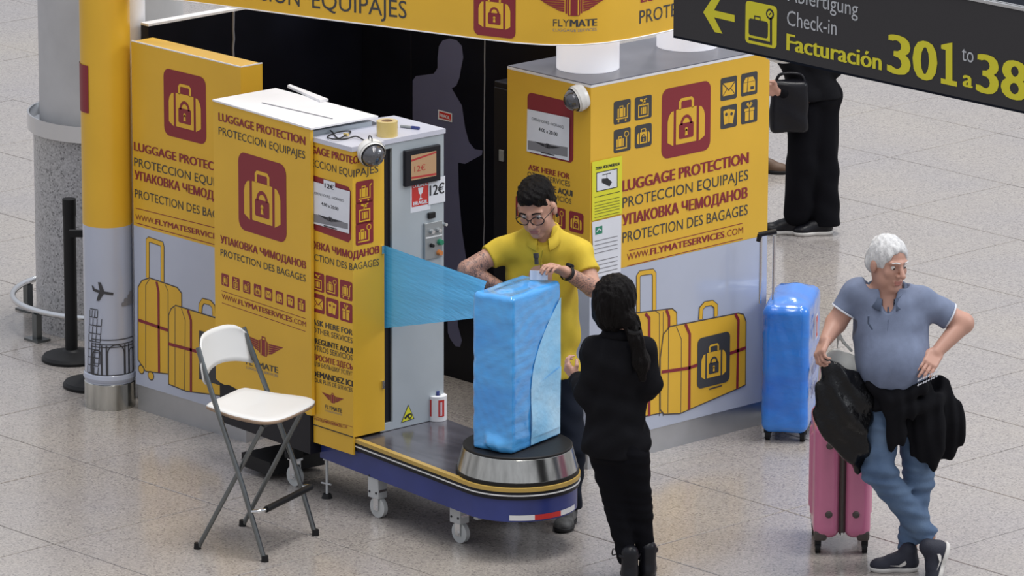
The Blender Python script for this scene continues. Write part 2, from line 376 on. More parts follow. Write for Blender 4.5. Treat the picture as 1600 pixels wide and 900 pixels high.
# tattooed skin: dark inked scrolls over skin colour
m = mat('tattoo_skin', (.50, .27, .19), .5); t = m.node_tree; p = t.nodes['Principled BSDF']
nz = t.nodes.new('ShaderNodeTexNoise'); nz.inputs['Scale'].default_value = 26; nz.inputs['Detail'].default_value = 3; nz.inputs['Distortion'].default_value = 2.5
tcn = t.nodes.new('ShaderNodeTexCoord'); t.links.new(tcn.outputs['Object'], nz.inputs[0]); rr = t.nodes.new('ShaderNodeValToRGB'); t.links.new(nz.outputs[0], rr.inputs[0]); t.links.new(rr.outputs[0], p.inputs['Base Color'])
el = rr.color_ramp.elements; el[0].position = .44; el[0].color = (.50, .27, .19, 1); el[1].position = .56; el[1].color = (.42, .23, .17, 1); q = el.new(.5); q.color = (.10, .075, .075, 1)
# thin stretched film between machine and case
m = bpy.data.materials.new('film_sheet'); m.use_nodes = True; t = m.node_tree; p = t.nodes['Principled BSDF']; out = t.nodes['Material Output']
p.inputs['Base Color'].default_value = (.12, .56, 1, 1); p.inputs['Roughness'].default_value = .2; p.inputs['Coat Weight'].default_value = .5
tr = t.nodes.new('ShaderNodeBsdfTransparent'); tr.inputs[0].default_value = (.42, .78, 1, 1); mx = t.nodes.new('ShaderNodeMixShader'); mx.inputs[0].default_value = .85
tl = t.nodes.new('ShaderNodeBsdfTranslucent'); tl.inputs[0].default_value = (.06, .50, 1, 1); ms = t.nodes.new('ShaderNodeMixShader'); ms.inputs[0].default_value = .22; t.links.new(p.outputs[0], ms.inputs[1]); t.links.new(tl.outputs[0], ms.inputs[2])
t.links.new(tr.outputs[0], mx.inputs[1]); t.links.new(ms.outputs[0], mx.inputs[2])
wv = t.nodes.new('ShaderNodeTexNoise'); wv.inputs['Scale'].default_value = 9; mpn = t.nodes.new('ShaderNodeMapping'); mpn.inputs['Scale'].default_value = (1, 1, 9); tcf = t.nodes.new('ShaderNodeTexCoord'); t.links.new(tcf.outputs['Object'], mpn.inputs[0]); t.links.new(mpn.outputs[0], wv.inputs[0])
bf = t.nodes.new('ShaderNodeBump'); bf.inputs['Strength'].default_value = .5; bf.inputs['Distance'].default_value = .01; t.links.new(wv.outputs[0], bf.inputs['Height']); t.links.new(bf.outputs[0], p.inputs['Normal']); t.links.new(mx.outputs[0], out.inputs[0]); M['film_sheet'] = m
# terrazzo: speckle of aggregate in a polished ground
def terrazzo(name, base, chip, dark, rough, sc_=1.0):
    m = bpy.data.materials.new(name); m.use_nodes = True; t = m.node_tree; p = t.nodes['Principled BSDF']; N = t.nodes.new; L = t.links.new
    g = N('ShaderNodeNewGeometry'); v = N('ShaderNodeTexVoronoi'); v.inputs['Scale'].default_value = 62 * sc_; L(g.outputs['Position'], v.inputs['Vector'])
    r1 = N('ShaderNodeValToRGB'); r1.color_ramp.interpolation = 'CONSTANT'; L(v.outputs['Color'], r1.inputs[0])
    for i, (pos, c) in enumerate(((0, base), (.28, chip), (.52, base), (.78, dark))):
        el = r1.color_ramp.elements[i] if i < 2 else r1.color_ramp.elements.new(pos); el.position = pos; el.color = (*c, 1)
    n2 = N('ShaderNodeTexNoise'); n2.inputs['Scale'].default_value = .8; n2.inputs['Detail'].default_value = 6; L(g.outputs['Position'], n2.inputs[0])
    r2 = N('ShaderNodeValToRGB'); L(n2.outputs[0], r2.inputs[0]); r2.color_ramp.elements[0].position = .3; r2.color_ramp.elements[0].color = (.86, .87, .93, 1); r2.color_ramp.elements[1].position = .72; r2.color_ramp.elements[1].color = (1.0, .98, .93, 1)
    mm = N('ShaderNodeMix'); mm.data_type = 'RGBA'; mm.blend_type = 'MULTIPLY'; mm.inputs[0].default_value = 1; L(r1.outputs[0], mm.inputs[6]); L(r2.outputs[0], mm.inputs[7])
    L(mm.outputs[2], p.inputs['Base Color']); p.inputs['Roughness'].default_value = rough; M[name] = m
terrazzo('terrazzo', (.345, .315, .292), (.42, .388, .352), (.235, .213, .20), .17, 2.0)
terrazzo('granite', (.40, .40, .41), (.52, .52, .53), (.20, .20, .205), .3, 1.9)

# ---------------------------------------------------------------- floor: one thing, its slabs as parts
RGT = Vector((0.6826, 0.7308, 0)); AWY = Vector((-0.7308, 0.6826, 0))
fl = B().add([(-60, -40, -.03), (40, -40, -.03), (40, 70, -.03), (-60, 70, -.03)], [(0, 1, 2, 3)]).obj('floor', 'tile_joint')
put(fl, kind='structure'); WL[fl] = Vector((0, 0, 0))
def slab_mesh(sx_, sy_, t=.03):
    a, b, c = sx_ / 2, sy_ / 2, .0025
    lo = [(-a, -b), (a, -b), (a, b), (-a, b)]; hi = [(-a + c, -b + c), (a - c, -b + c), (a - c, b - c), (-a + c, b - c)]
    vs = [(x, y, -t) for x, y in lo] + [(x, y, -c) for x, y in lo] + [(x, y, 0) for x, y in hi]
    fs = [(8, 9, 10, 11)] + [(i, (i + 1) % 4, 4 + (i + 1) % 4, 4 + i) for i in range(4)] + [(4 + i, 4 + (i + 1) % 4, 8 + (i + 1) % 4, 8 + i) for i in range(4)]
    me = bpy.data.meshes.new('tile'); me.from_pydata(vs, [], fs); me.materials.append(M['terrazzo']); return me
TX, TY = .990, .998
tm = slab_mesh(TX - .007, TY - .007)
far = B()
for i in range(-24, 26):
    for j in range(-24, 30):
        x, y = -2.475 + TX * (i + .5), -.62 + TY * (j + .5)
        lat = x * RGT.x + y * RGT.y; dep = x * AWY.x + y * AWY.y
        if abs(lat) < 3.6 and -2.4 < dep < 14:
            o = bpy.data.objects.new('tile', tm); COL.objects.link(o); o.location = (x, y, 0); o.parent = fl
        else: far.box((x, y, -.015), (TX - .004, TY - .004, .03))
far.obj('outer_tiles', 'terrazzo', fl)['kind'] = 'stuff'

# ---------------------------------------------------------------- emblems and pictograms
def emblem(p, u, z, wd, ht, bg='maroon', fg='yellow', lay=0):
    """padlocked case: centre u,z"""
    X = lambda a: u + (a - .5) * wd
    Z = lambda b: z + (b - .5) * ht
    p.rr(X(0), Z(0), wd, ht, wd * .13, bg, lay)
    a = lay + 1
    p.rr(X(.29), Z(.17), wd * .42, ht * .50, wd * .01, fg, a)
    p.poly([(X(.12), Z(.22)), (X(.24), Z(.16)), (X(.24), Z(.66)), (X(.19), Z(.65)), (X(.14), Z(.59)), (X(.12), Z(.52))], fg, a)
    p.poly([(X(.88), Z(.22)), (X(.88), Z(.52)), (X(.86), Z(.59)), (X(.81), Z(.65)), (X(.76), Z(.66)), (X(.76), Z(.16))], fg, a)
    p.line([(X(.37), Z(.66)), (X(.37), Z(.77)), (X(.40), Z(.80)), (X(.60), Z(.80)), (X(.63), Z(.77)), (X(.63), Z(.66))], wd * .045, fg, a)
    p.rr(X(.35), Z(.24), wd * .30, ht * .22, wd * .03, bg, a + 1)
    p.line([(X(.5 + .1 * math.cos(t)), Z(.44 + .115 * math.sin(t))) for t in [math.pi * k / 8 for k in range(9)]], wd * .045, bg, a + 1)
    p.disc(X(.5), Z(.37), wd * .03, fg, a + 2, 10); p.poly([(X(.485), Z(.37)), (X(.47), Z(.28)), (X(.53), Z(.28)), (X(.515), Z(.37))], fg, a + 2)
def icon(p, kind, u, z, s, bg='maroon', fg='yellow', lay=0):
    X = lambda a: u + (a - .5) * s
    Z = lambda b: z + (b - .5) * s
    if kind != 'lock': p.rr(X(0), Z(0), s, s, s * .1, bg, lay)
    a = lay + 1; ln = lambda q, w=.05, c=fg, l=a: p.line([(X(i), Z(j)) for i, j in q], s * w, c, l)
    rc = lambda x, y, w_, h_, c=fg, l=a: p.rr(X(x), Z(y), s * w_, s * h_, s * .02, c, l)
    def case(x, y, w_, h_):
        rc(x, y, w_, h_); ln([(x + w_ * .3, y + h_), (x + w_ * .3, y + h_ + .09), (x + w_ * .7, y + h_ + .09), (x + w_ * .7, y + h_)], .04)
        ln([(x + w_ * .22, y), (x + w_ * .22, y + h_)], .03, bg, a + 1); ln([(x + w_ * .78, y), (x + w_ * .78, y + h_)], .03, bg, a + 1)
    if kind == 'trolley':
        case(.22, .28, .45, .38); ln([(.15, .22), (.80, .22), (.80, .75), (.90, .82)]); p.disc(X(.28), Z(.12), s * .05, fg, a, 8); p.disc(X(.70), Z(.12), s * .05, fg, a, 8)
    elif kind == 'tag':
        ln([(.22, .12), (.78, .12), (.78, .62), (.22, .62), (.22, .12)], .06); rc(.34, .22, .32, .30); ln([(.42, .22), (.42, .52)], .03, bg, a + 1); ln([(.58, .22), (.58, .52)], .03, bg, a + 1)
        ln([(.30, .86), (.62, .74)], .09); ln([(.45, .62), (.50, .82), (.70, .88)], .05)
    elif kind == 'scale':
        case(.16, .24, .42, .34); ln([(.12, .15), (.74, .15), (.74, .62)], .06); q = [(.74 + .12 * math.cos(t), .74 + .12 * math.sin(t)) for t in [6.283 * k / 10 for k in range(11)]]; ln(q, .04)
    elif kind == 'lock': emblem(p, u, z, s, s, bg, fg, lay)
    elif kind == 'letter':
        rc(.12, .20, .76, .56); ln([(.12, .76), (.5, .42), (.88, .76)], .045, bg, a + 1); ln([(.12, .2), (.40, .50)], .03, bg, a + 1); ln([(.88, .2), (.60, .50)], .03, bg, a + 1)
    elif kind == 'box':
        rc(.14, .16, .72, .42); p.poly([(X(.14), Z(.60)), (X(.28), Z(.80)), (X(.72), Z(.80)), (X(.86), Z(.60))], fg, a); ln([(.36, .16), (.42, .78)], .04, bg, a + 1); rc(.56, .24, .22, .14, bg, a + 1)
    elif kind == 'tickets':
        p.poly([(X(.16), Z(.78)), (X(.50), Z(.84)), (X(.50), Z(.22)), (X(.22), Z(.18))], fg, a); p.poly([(X(.52), Z(.82)), (X(.86), Z(.74)), (X(.74), Z(.16)), (X(.52), Z(.22))], fg, a)
        p.disc(X(.34), Z(.62), s * .08, bg, a + 1, 8); p.disc(X(.66), Z(.60), s * .08, bg, a + 1, 8)
    elif kind == 'gift':
        rc(.24, .12, .52, .40); rc(.20, .54, .60, .12); ln([(.5, .12), (.5, .66)], .05, bg, a + 1); ln([(.5, .68), (.34, .86), (.42, .90), (.5, .70), (.58, .90), (.66, .86), (.5, .68)], .045)
def winged(p, u, z, s, m='maroon', fg='yellow', lay=0, fl=1):
    if fl != 1:
        n = len(p.v); winged(p, u, z, s, m, fg, lay); o = p.fr.pt(u, z)
        for k in range(n, len(p.v)): p.v[k] = Vector((p.v[k].x, p.v[k].y, z + (p.v[k].z - z) * fl))
        return
    p.rr(u - .085 * s, z - .13 * s, .17 * s, .25 * s, .02 * s, m, lay)
    for sd in (-1, 1):
        p.line([(u + sd * .055 * s, z - .12 * s), (u + sd * .055 * s, z + .11 * s)], .012 * s, fg, lay + 1)
        p.rr(u + sd * .105 * s - .012 * s, z - .10 * s, .024 * s, .2 * s, .01 * s, m, lay)
        for k in range(5):
            z0 = z + (.085 - .034 * k) * s; L_ = (.50 - .06 * k) * s
            p.poly([(u + sd * .13 * s, z0), (u + sd * .13 * s, z0 - .027 * s), (u + sd * (L_ - .05 * s), z0 - .008 * s), (u + sd * L_, z0 + .020 * s)][::sd], m, lay)
    p.line([(u - .04 * s, z + .12 * s), (u - .04 * s, z + .16 * s), (u + .04 * s, z + .16 * s), (u + .04 * s, z + .12 * s)], .018 * s, m, lay)
def brand(p, t, m='print_grey'):      # thin word then bold word on one line, small line below
    u, z, w_, h, dz = t
    p.text('FLY', (u, z, w_ * .36, h, dz * .36), m); p.text('MATE', (u + w_ * .38, z + dz * .38, w_ * .62, h, dz * .62), m, 1)
    p.text('LUGGAGE SERVICES', (u, z - h * .72, w_, h * .42, dz), 'grey_ink')
def url(p, t, m='print_grey'):
    u, z, w_, h, dz = t
    p.text('WWW.', (u, z, w_ * .19, h, dz * .19), m); p.text('FLYMATESERVICES', (u + w_ * .20, z + dz * .20, w_ * .635, h, dz * .635), m, 1); p.text('.COM', (u + w_ * .845, z + dz * .845, w_ * .155, h, dz * .155), m)
ICONS = ['trolley', 'tag', 'scale', 'lock', 'letter', 'box', 'tickets', 'gift']

# ---------------------------------------------------------------- grey pillar with steel ledge and bumper rail
pc = (-4.5531, 1.2587, 0.0)
c = thing('concrete_pillar', pc, 'round grey concrete pillar with speckled granite base and steel ledge, far left', 'pillar')
B().lathe(pc, [(.43, 0), (.43, 1.13)], 64).obj('granite_base', 'granite', c)
B().lathe(pc, [(.395, 1.12), (.395, 4.5)], 64).obj('shaft', 'concrete', c)
B().lathe(pc, [(.43, 1.10), (.462, 1.11), (.462, 1.20), (.452, 1.20), (.448, 1.135), (.39, 1.13)], 64).obj('steel_ledge', 'chrome', c)
t = thing('bumper_rail', pc, 'low curved chrome tube rail around the foot of the grey pillar', 'rail')
B().tube([(pc[0] + .56 * math.cos(a), pc[1] + .56 * math.sin(a), .165) for a in [6.2832 * k / 72 for k in range(72)]], .017, 12, closed=True).obj('rail', 'chrome', t)
pp = (-4.5342, 0.693, 0.0); _a0 = math.atan2(pp[1] - pc[1], pp[0] - pc[0])
for k in range(5):
    a = _a0 + k * 1.2566; q = Vector((pc[0] + .56 * math.cos(a), pc[1] + .56 * math.sin(a), 0))
    B().box(q + Vector((0, 0, .075)), (.038, .038, .15)).box(q + Vector((0, 0, .006)), (.12, .09, .012)).obj('rail_post', 'tube_grey', t)

# ---------------------------------------------------------------- belt posts
def belt_post(px_, label, clip=False):
    t = thing('barrier_post', px_, label, 'barrier post'); p = Vector(px_)
    B().lathe(p, [(0, .0), (.16, .0), (.162, .015), (.15, .03), (.05, .05), (.035, .06), (0, .06)], 40).obj('base', 'rubber', t)
    B().cyl(p + Vector((0, 0, .05)), p + Vector((0, 0, .80)), .034, n=24).obj('pole', 'rubber', t)
    B().cyl(p + Vector((0, 0, .80)), p + Vector((0, 0, .89)), .037, n=24).obj('cap', 'rubber', t)
    if clip: B().box(p + Vector((0, 0, .83)) - RGT * .07, (.09, .03, .035), (RGT, AWY, (0, 0, 1))).obj('belt_clip', 'rubber', t)
belt_post((-4.0904, 0.5818, 0.0), 'black belt barrier post on round base in front of the grey pillar')
belt_post((-3.5953, 0.3314, 0.0), 'black belt barrier post mostly hidden behind the yellow pillar, base showing', True)

# ---------------------------------------------------------------- yellow and white wrapped pillar
yp = (-3.25, .165, 0)
t = thing('wrapped_pillar', yp, 'slim round pillar wrapped in yellow above and a city sketch below, steel foot', 'pillar')
B().lathe(yp, [(.134, 0), (.134, .135), (.128, .14)], 48).obj('steel_foot', 'steel', t)
B().lathe(yp, [(.130, .135), (.130, .98)], 48).obj('white_wrap', 'white_panel', t)
B().lathe(yp, [(.130, .98), (.130, 3.3)], 48).obj('yellow_wrap', 'yellow', t)
B().lathe(yp, [(.134, .15), (.139, .165), (.136, .185), (.131, .19)], 48).obj('clear_edge_tape', 'white_panel', t)
PLs = Skin(((-3.3815, 0.1535), (-3.3798, 0.1411), (-3.377, 0.129), (-3.373, 0.1172), (-3.368, 0.1058), (-3.3618, 0.0949), (-3.3547, 0.0846), (-3.3467, 0.0751), (-3.3378, 0.0664), (-3.3281, 0.0585), (-3.3177, 0.0517), (-3.3067, 0.0458), (-3.2951, 0.041), (-3.2832, 0.0373), (-3.271, 0.0347), (-3.2586, 0.0333), (-3.2462, 0.0331), (-3.2337, 0.034), (-3.2214, 0.0361), (-3.2094, 0.0394), (-3.1977, 0.0438), (-3.1865, 0.0493), (-3.1759, 0.0558), (-3.1659, 0.0633), (-3.1567, 0.0717), (-3.1483, 0.0809), (-3.1408, 0.0909), (-3.1343, 0.1015), (-3.1288, 0.1127), (-3.1244, 0.1244), (-3.1211, 0.1364), (-3.119, 0.1487), (-3.1181, 0.1612), (-3.1183, 0.1736), (-3.1197, 0.186), (-3.1223, 0.1982), (-3.126, 0.2101), (-3.1308, 0.2217), (-3.1367, 0.2327), (-3.1435, 0.2431), (-3.1514, 0.2528), (-3.1601, 0.2617), (-3.1696, 0.2697), (-3.1799, 0.2768), (-3.1908, 0.283), (-3.2022, 0.288), (-3.214, 0.292), (-3.2261, 0.2948), (-3.2385, 0.2965)))
def PU(f): return f
p = Pr(PLs, .001)
L_ = lambda q, w_=.005: p.line(q, w_, 'print_grey')
# arch
A0 = ((0.2113, 0.3828), (0.465, 0.3757), (0.2073, 0.1926), (0.459, 0.1805))
(ax0, az1), (ax1, _), (_, az0), _ = A0
wA = ax1 - ax0; hA = az1 - az0
for z_ in (az1, az1 - .025, az1 - .04, az0): L_([(ax0, z_), (ax1, z_)])
for q in (0, .24, .34, .74, .84, 1.0): L_([(ax0 + wA * q, az0), (ax0 + wA * q, az1 - .03)], .008)
for q0, q1, top in ((.03, .23, .30), (.36, .72, .14), (.86, .99, .30)):
    r_ = wA * (q1 - q0) / 2; cx = ax0 + wA * (q0 + q1) / 2; zt = az1 - hA * top - r_
    L_([(cx - r_, az0)] + [(cx - r_ * math.cos(math.pi * k / 8), zt + r_ * math.sin(math.pi * k / 8)) for k in range(9)] + [(cx + r_, az0)], .006)
L_([(ax0 + wA * .05, az1 - .07), (ax0 + wA * .2, az1 - .07), (ax0 + wA * .2, az1 - .13), (ax0 + wA * .05, az1 - .13), (ax0 + wA * .05, az1 - .07)], .004)
# leaning tower
TW = ((0.2053, 0.5431), (0.2688, 0.5341), (0.1738, 0.1961), (0.2073, 0.1961))
for k in range(9):
    z_ = TW[2][1] + (TW[0][1] - TW[2][1]) * k / 8; u0 = TW[2][0] + (TW[0][0] - TW[2][0]) * k / 8; u1 = u0 + (.075 if k < 7 else .05)
    L_([(u0, z_), (u1, z_)], .005)
    if k < 8:
        for j in range(4): L_([(u0 + (u1 - u0) * j / 3, z_), (u0 + (u1 - u0) * j / 3 + .003, z_ + .038)], .004)
# aeroplane and cloud
PA = (0.2876, 0.6413)
L_([(PA[0] - .05, PA[1] + .005), (PA[0] + .05, PA[1] - .012)], .014); p.poly([(PA[0] + .005, PA[1]), (PA[0] - .015, PA[1] + .05), (PA[0] - .03, PA[1] + .05), (PA[0] - .02, PA[1])], 'print_grey'); p.poly([(PA[0] + .005, PA[1] - .005), (PA[0] - .025, PA[1] - .002), (PA[0] - .04, PA[1] - .05), (PA[0] - .025, PA[1] - .05)], 'print_grey')
p.poly([(PA[0] - .04, PA[1]), (PA[0] - .06, PA[1] + .028), (PA[0] - .067, PA[1] + .028), (PA[0] - .06, PA[1])], 'print_grey')
CL = (0.4262, 0.5804)
for du, dz, w_, h_ in ((-.045, -.022, .10, .022), (-.03, -.003, .08, .022), (-.005, .016, .06, .02), (.01, .034, .035, .016)): p.rr(CL[0] + du, CL[1] + dz, w_, h_, .009, 'grey_ink')
p.obj('city_sketch', t)
E0 = (0.2117, 1.7059)
p = Pr(PLs, .001)
n0 = 8
for k in range(n0):   # curved maroon badge, seen edge on
    u0 = E0[0] - .16 + .165 * k / n0; p.rr(u0, E0[1] - .125, .165 / n0 + .0005, .25, .001, 'maroon')
p.obj('padlock_emblem', t)

# ---------------------------------------------------------------- white upright behind it
wc = (-3.351, 0.4007, 0.0)
t = thing('support_column', wc, 'thin white round column just right behind the yellow wrapped pillar', 'column')
B().cyl(wc, (wc[0], wc[1], 3.3), .09, n=40).obj('shaft', 'column_white', t)

# ---------------------------------------------------------------- left printed partition
LPp = Plane(-3.08, .2, 0)
t = thing('printed_partition', (-2.65, .26, 0), 'yellow upright partition with padlock badge left of the machine, white lower half', 'partition')
B().box((-2.6475, .272, 1.475), (.865, .144, .97)).obj('yellow_board', 'yellow', t)
B().box((-2.6475, .272, .565), (.865, .144, .85)).obj('white_board', 'white_panel', t)
B().box((-2.6475, .280, .07), (.865, .130, .14)).obj('kick_plate', 'kick_steel', t)
B().box((-2.6475, .203, 1.962), (.865, .006, .006)).box((-2.218, .272, 1.962), (.006, .144, .006)).obj('edge_trim', 'board_white', t)
p = Pr(LPp); emblem(p, *(0.4252, 1.6888), .335, .35); p.obj('padlock_emblem', t)
p = Pr(LPp)
p.text('LUGGAGE PROTECTION', (0.0144, 1.3902, 0.8184, 0.0437, 0.0032), 'maroon', 1)
p.text('PROTECCION EQUIPAJES', (0.0127, 1.3077, 0.819, 0.0437, 0.0045), 'print_grey')
p.text('УПАКОВКА ЧЕМОДАНОВ', (0.0165, 1.2382, 0.8143, 0.0438, 0.0006), 'maroon', 1)
p.text('PROTECTION DES BAGAGES', (0.0145, 1.1412, 0.815, 0.0438, 0.0025), 'print_grey')
p.line(((0.0185, 1.0842), (0.8288, 1.0969)), .004, 'maroon'); p.line(((0.0169, 1.0057), (0.8276, 1.0049)), .004, 'maroon')
url(p, (0.0173, 1.0244, 0.8108, 0.0287, 0.0139), 'maroon'); p.obj('lettering', t)
def case_art(p, outline, lines, straps, handles, emb=None, wheels=()):
    p.poly(outline, 'yellow'); p.line(outline, .006, 'art_line', 1, True)
    for q in lines: p.line(q, .004, 'art_line', 1)
    for q in straps: p.line(q, .017, 'maroon', 2)
    for q in handles:
        p.line(q, .030, 'art_line', 0); p.line(q, .022, 'yellow', 1)
    for q in wheels: p.disc(q[0], q[1], .026, 'art_line', 0); p.disc(q[0], q[1], .02, 'yellow', 1)
p = Pr(LPp)
case_art(p, ((0.0227, 0.2743), (0.0307, 0.6671), (0.0628, 0.7073), (0.1256, 0.7328), (0.3471, 0.7234), (0.3826, 0.6996), (0.3799, 0.2497), (0.2613, 0.2464), (0.0843, 0.2247)), [((0.0847, 0.2419), (0.0936, 0.6892), (0.1254, 0.7259)), ((0.2665, 0.2509), (0.2746, 0.6893), (0.2494, 0.722))], [((0.1823, 0.723), (0.1969, 0.6746), (0.1938, 0.2397)), ((0.0323, 0.4893), (0.2708, 0.4808))], [((0.11, 0.7298), (0.1139, 0.928), (0.1244, 0.9368), (0.2276, 0.9318), (0.2325, 0.9192), (0.229, 0.7317))], wheels=((0.0479, 0.2277), (0.1257, 0.2089)))
p.obj('trolley_case_art', t)
p = Pr(LPp, .002)
case_art(p, ((0.2707, 0.1934), (0.2774, 0.5639), (0.2987, 0.6021), (0.3351, 0.6261), (0.6915, 0.62), (0.6856, 0.2161), (0.4096, 0.1839)), [((0.3222, 0.1901), (0.3298, 0.6148)), ((0.3994, 0.1852), (0.411, 0.5625), (0.3812, 0.6179))], [((0.4324, 0.6209), (0.4571, 0.5714), (0.4507, 0.1888)), ((0.2746, 0.4098), (0.6886, 0.4167))], [((0.5294, 0.6226), (0.5352, 0.6677), (0.5559, 0.6919), (0.6117, 0.6924), (0.6368, 0.677), (0.6411, 0.6272))])
u_ = ((0.5228, 0.5298), (0.7256, 0.5356), (0.7218, 0.271), (0.5186, 0.2707)); p.poly(u_, 'print_grey', 3); p.obj('holdall_art', t)

# ---------------------------------------------------------------- dark rear walls
sw = B().box((-3.19, 1.145, 1.0), (.06, 1.53, 2.0)).obj('side_screen', 'wall_black'); put(sw, 'black side screen panel rising behind the left yellow partition', 'screen')
WL[sw] = Vector((0, 0, 0))
B().box((-3.19, 1.145, 2.006), (.062, 1.53, .012)).obj('top_trim', 'board_white', sw)
q = []; rg = random.Random(3)
for k in range(30): q.append((-3.157, .95 + rg.uniform(-.004, .004), .6 + 1.4 * k / 29))
B().tube(q, .007, 6).obj('sealant_bead', 'grey_ink', sw)
bw = B().box((-2.355, 1.88, 1.1), (1.596, .06, 2.2)).obj('back_screen', 'wall_black'); put(bw, 'black back screen printed with a grey standing man silhouette', 'screen'); WL[bw] = Vector((0, 0, 0))
BWp = Plane(0, 1.85, 0)
B().tube([(-2.194 + rg.uniform(-.003, .003), 1.848, .02 + 2.1 * k / 24) for k in range(25)], .004, 5).obj('seam', 'grey_ink', bw)
B().box((-2.765, 1.848, 1.1), (.006, .006, 2.2)).obj('seam', 'black', bw)
p = Pr(BWp)
SIL = ((-2.5482, 1.784), (-2.5183, 1.8196), (-2.4635, 1.8384), (-2.4088, 1.8366), (-2.3691, 1.812), (-2.3591, 1.752), (-2.3788, 1.6803), (-2.3887, 1.6376), (-2.4135, 1.5923), (-2.4483, 1.5729), (-2.4184, 1.5434), (-2.3686, 1.4931), (-2.3436, 1.3768), (-2.3137, 1.306), (-2.269, 1.2757), (-2.2096, 1.279), (-2.2145, 1.254), (-2.2887, 1.2138), (-2.3433, 1.1837), (-2.3981, 1.1812), (-2.393, 1.0228), (-2.3677, 0.8189), (-2.3376, 0.6852), (-2.3074, 0.5515), (-2.3672, 0.4353), (-2.4073, 0.3927), (-2.3972, 0.2894), (-2.3669, 0.2181), (-2.382, 0.18), (-2.4172, 0.1766), (-2.4575, 0.2074), (-2.4777, 0.2386), (-2.4879, 0.5876), (-2.7563, 0.608), (-2.7546, 1.5649), (-2.7293, 1.5932), (-2.5883, 1.6296), (-2.5583, 1.6654), (-2.5583, 1.7205))
p.poly(SIL, 'silhouette'); p.obj('silhouette', bw)
p = Pr(BWp, .003); p.poly(((-2.5533, 1.442), (-2.4433, 1.4394), (-2.4432, 1.3912), (-2.5533, 1.3901)), 'paper'); p.poly(((-2.5433, 1.435), (-2.4507, 1.433), (-2.4507, 1.3985), (-2.5433, 1.3987)), 'red', 1); p.text('FRAGIL', (-2.5358, 1.4069, 0.0775, 0.0173, -0.0027), 'paper', 1, 2); p.obj('fragile_sticker', bw)
t = thing('locker', (-1.55, 1.60, 0), 'tall black narrow cupboard beside the right yellow kiosk, latch on door', 'cupboard')
B().box((-1.55, 1.70, .88), (.52, .28, 1.76)).obj('body', 'black', t, bevel=.006)
B().box((-1.55, 1.555, .88), (.50, .012, 1.70)).obj('door', 'black', t, bevel=.003)
B().box((-1.7374, 1.548, 1.3792), (.035, .012, .06)).obj('latch', 'button', t, bevel=.003)

# ---------------------------------------------------------------- right printed kiosk counter
BAp, BBp = Plane(-.669, 1.154, 0), Plane(-.669, 1.154, 90)
t = thing('kiosk_booth', (-.97, 1.78, 0), 'large yellow booth with grey top and suitcase art, right of the attendant', 'kiosk')
cx, cy = (-1.274 - .669) / 2, (1.154 + 2.414) / 2
B().box((cx, cy, 1.489), (.605, 1.26, .956)).obj('yellow_board', 'yellow', t)
B().box((cx, cy, .57), (.605, 1.26, .88)).obj('white_board', 'white_panel', t)
B().box((cx - .006, cy, .065), (.593, 1.248, .13)).obj('kick_plate', 'kick_steel', t)
B().box((cx, cy, 1.975), (.600, 1.256, .016)).obj('top_board', 'dark_top', t)
B().box((cx, 1.156, 1.972), (.605, .006, .012)).box((-.671, cy, 1.972), (.006, 1.26, .012)).obj('edge_trim', 'board_white', t)
p = Pr(BBp); emblem(p, *(0.6648, 1.7047), .345, .36); p.obj('padlock_emblem', t)
for kd, q in (('trolley', (0.2159, 1.8132)), ('tag', (0.3625, 1.8125)), ('scale', (0.2175, 1.6678)), ('lock', (0.3643, 1.6682)), ('letter', (0.9656, 1.8218)), ('box', (1.1127, 1.8234)), ('tickets', (0.9682, 1.6755)), ('gift', (1.1154, 1.6783))):
    p = Pr(BBp); icon(p, kd, *q, .118, 'print_grey'); p.obj('service_icon', t)
p = Pr(BBp)
p.text('LUGGAGE PROTECTION', (0.2226, 1.4035, 0.8899, 0.0564, 0.0084), 'maroon', 1)
p.text('PROTECCION EQUIPAJES', (0.2235, 1.3196, 0.8907, 0.0532, 0.005), 'print_grey')
p.text('УПАКОВКА ЧЕМОДАНОВ', (0.2245, 1.229, 0.8831, 0.0533, 0.0018), 'maroon', 1)
p.text('PROTECTION DES BAGAGES', (0.2255, 1.1399, 0.8884, 0.0533, 0.0019), 'print_grey')
p.line(((0.2706, 1.0918), (1.0775, 1.1014)), .004, 'maroon'); p.line(((0.258, 1.0146), (1.079, 1.0214)), .004, 'maroon')
url(p, (0.2577, 1.0437, 0.8245, 0.0334, 0.0058), 'maroon'); p.obj('lettering', t)
p = Pr(BBp)
case_art(p, ((0.2917, 0.212), (0.2857, 0.7406), (0.3169, 0.7618), (0.5789, 0.7393), (0.6111, 0.7136), (0.6276, 0.1993)), [((0.4955, 0.1904), (0.4885, 0.7284), (0.4611, 0.7465)), ((0.5229, 0.1853), (0.5155, 0.7336))], [((0.389, 0.7458), (0.4163, 0.7177), (0.4227, 0.2041)), ((0.5381, 0.7397), (0.5568, 0.6997), (0.5635, 0.2114))], [((0.3393, 0.7612), (0.3371, 0.9475), (0.3504, 0.9618), (0.4359, 0.9572), (0.4496, 0.9416), (0.452, 0.7548))])
p.obj('trolley_case_art', t)
p = Pr(BBp, .003)
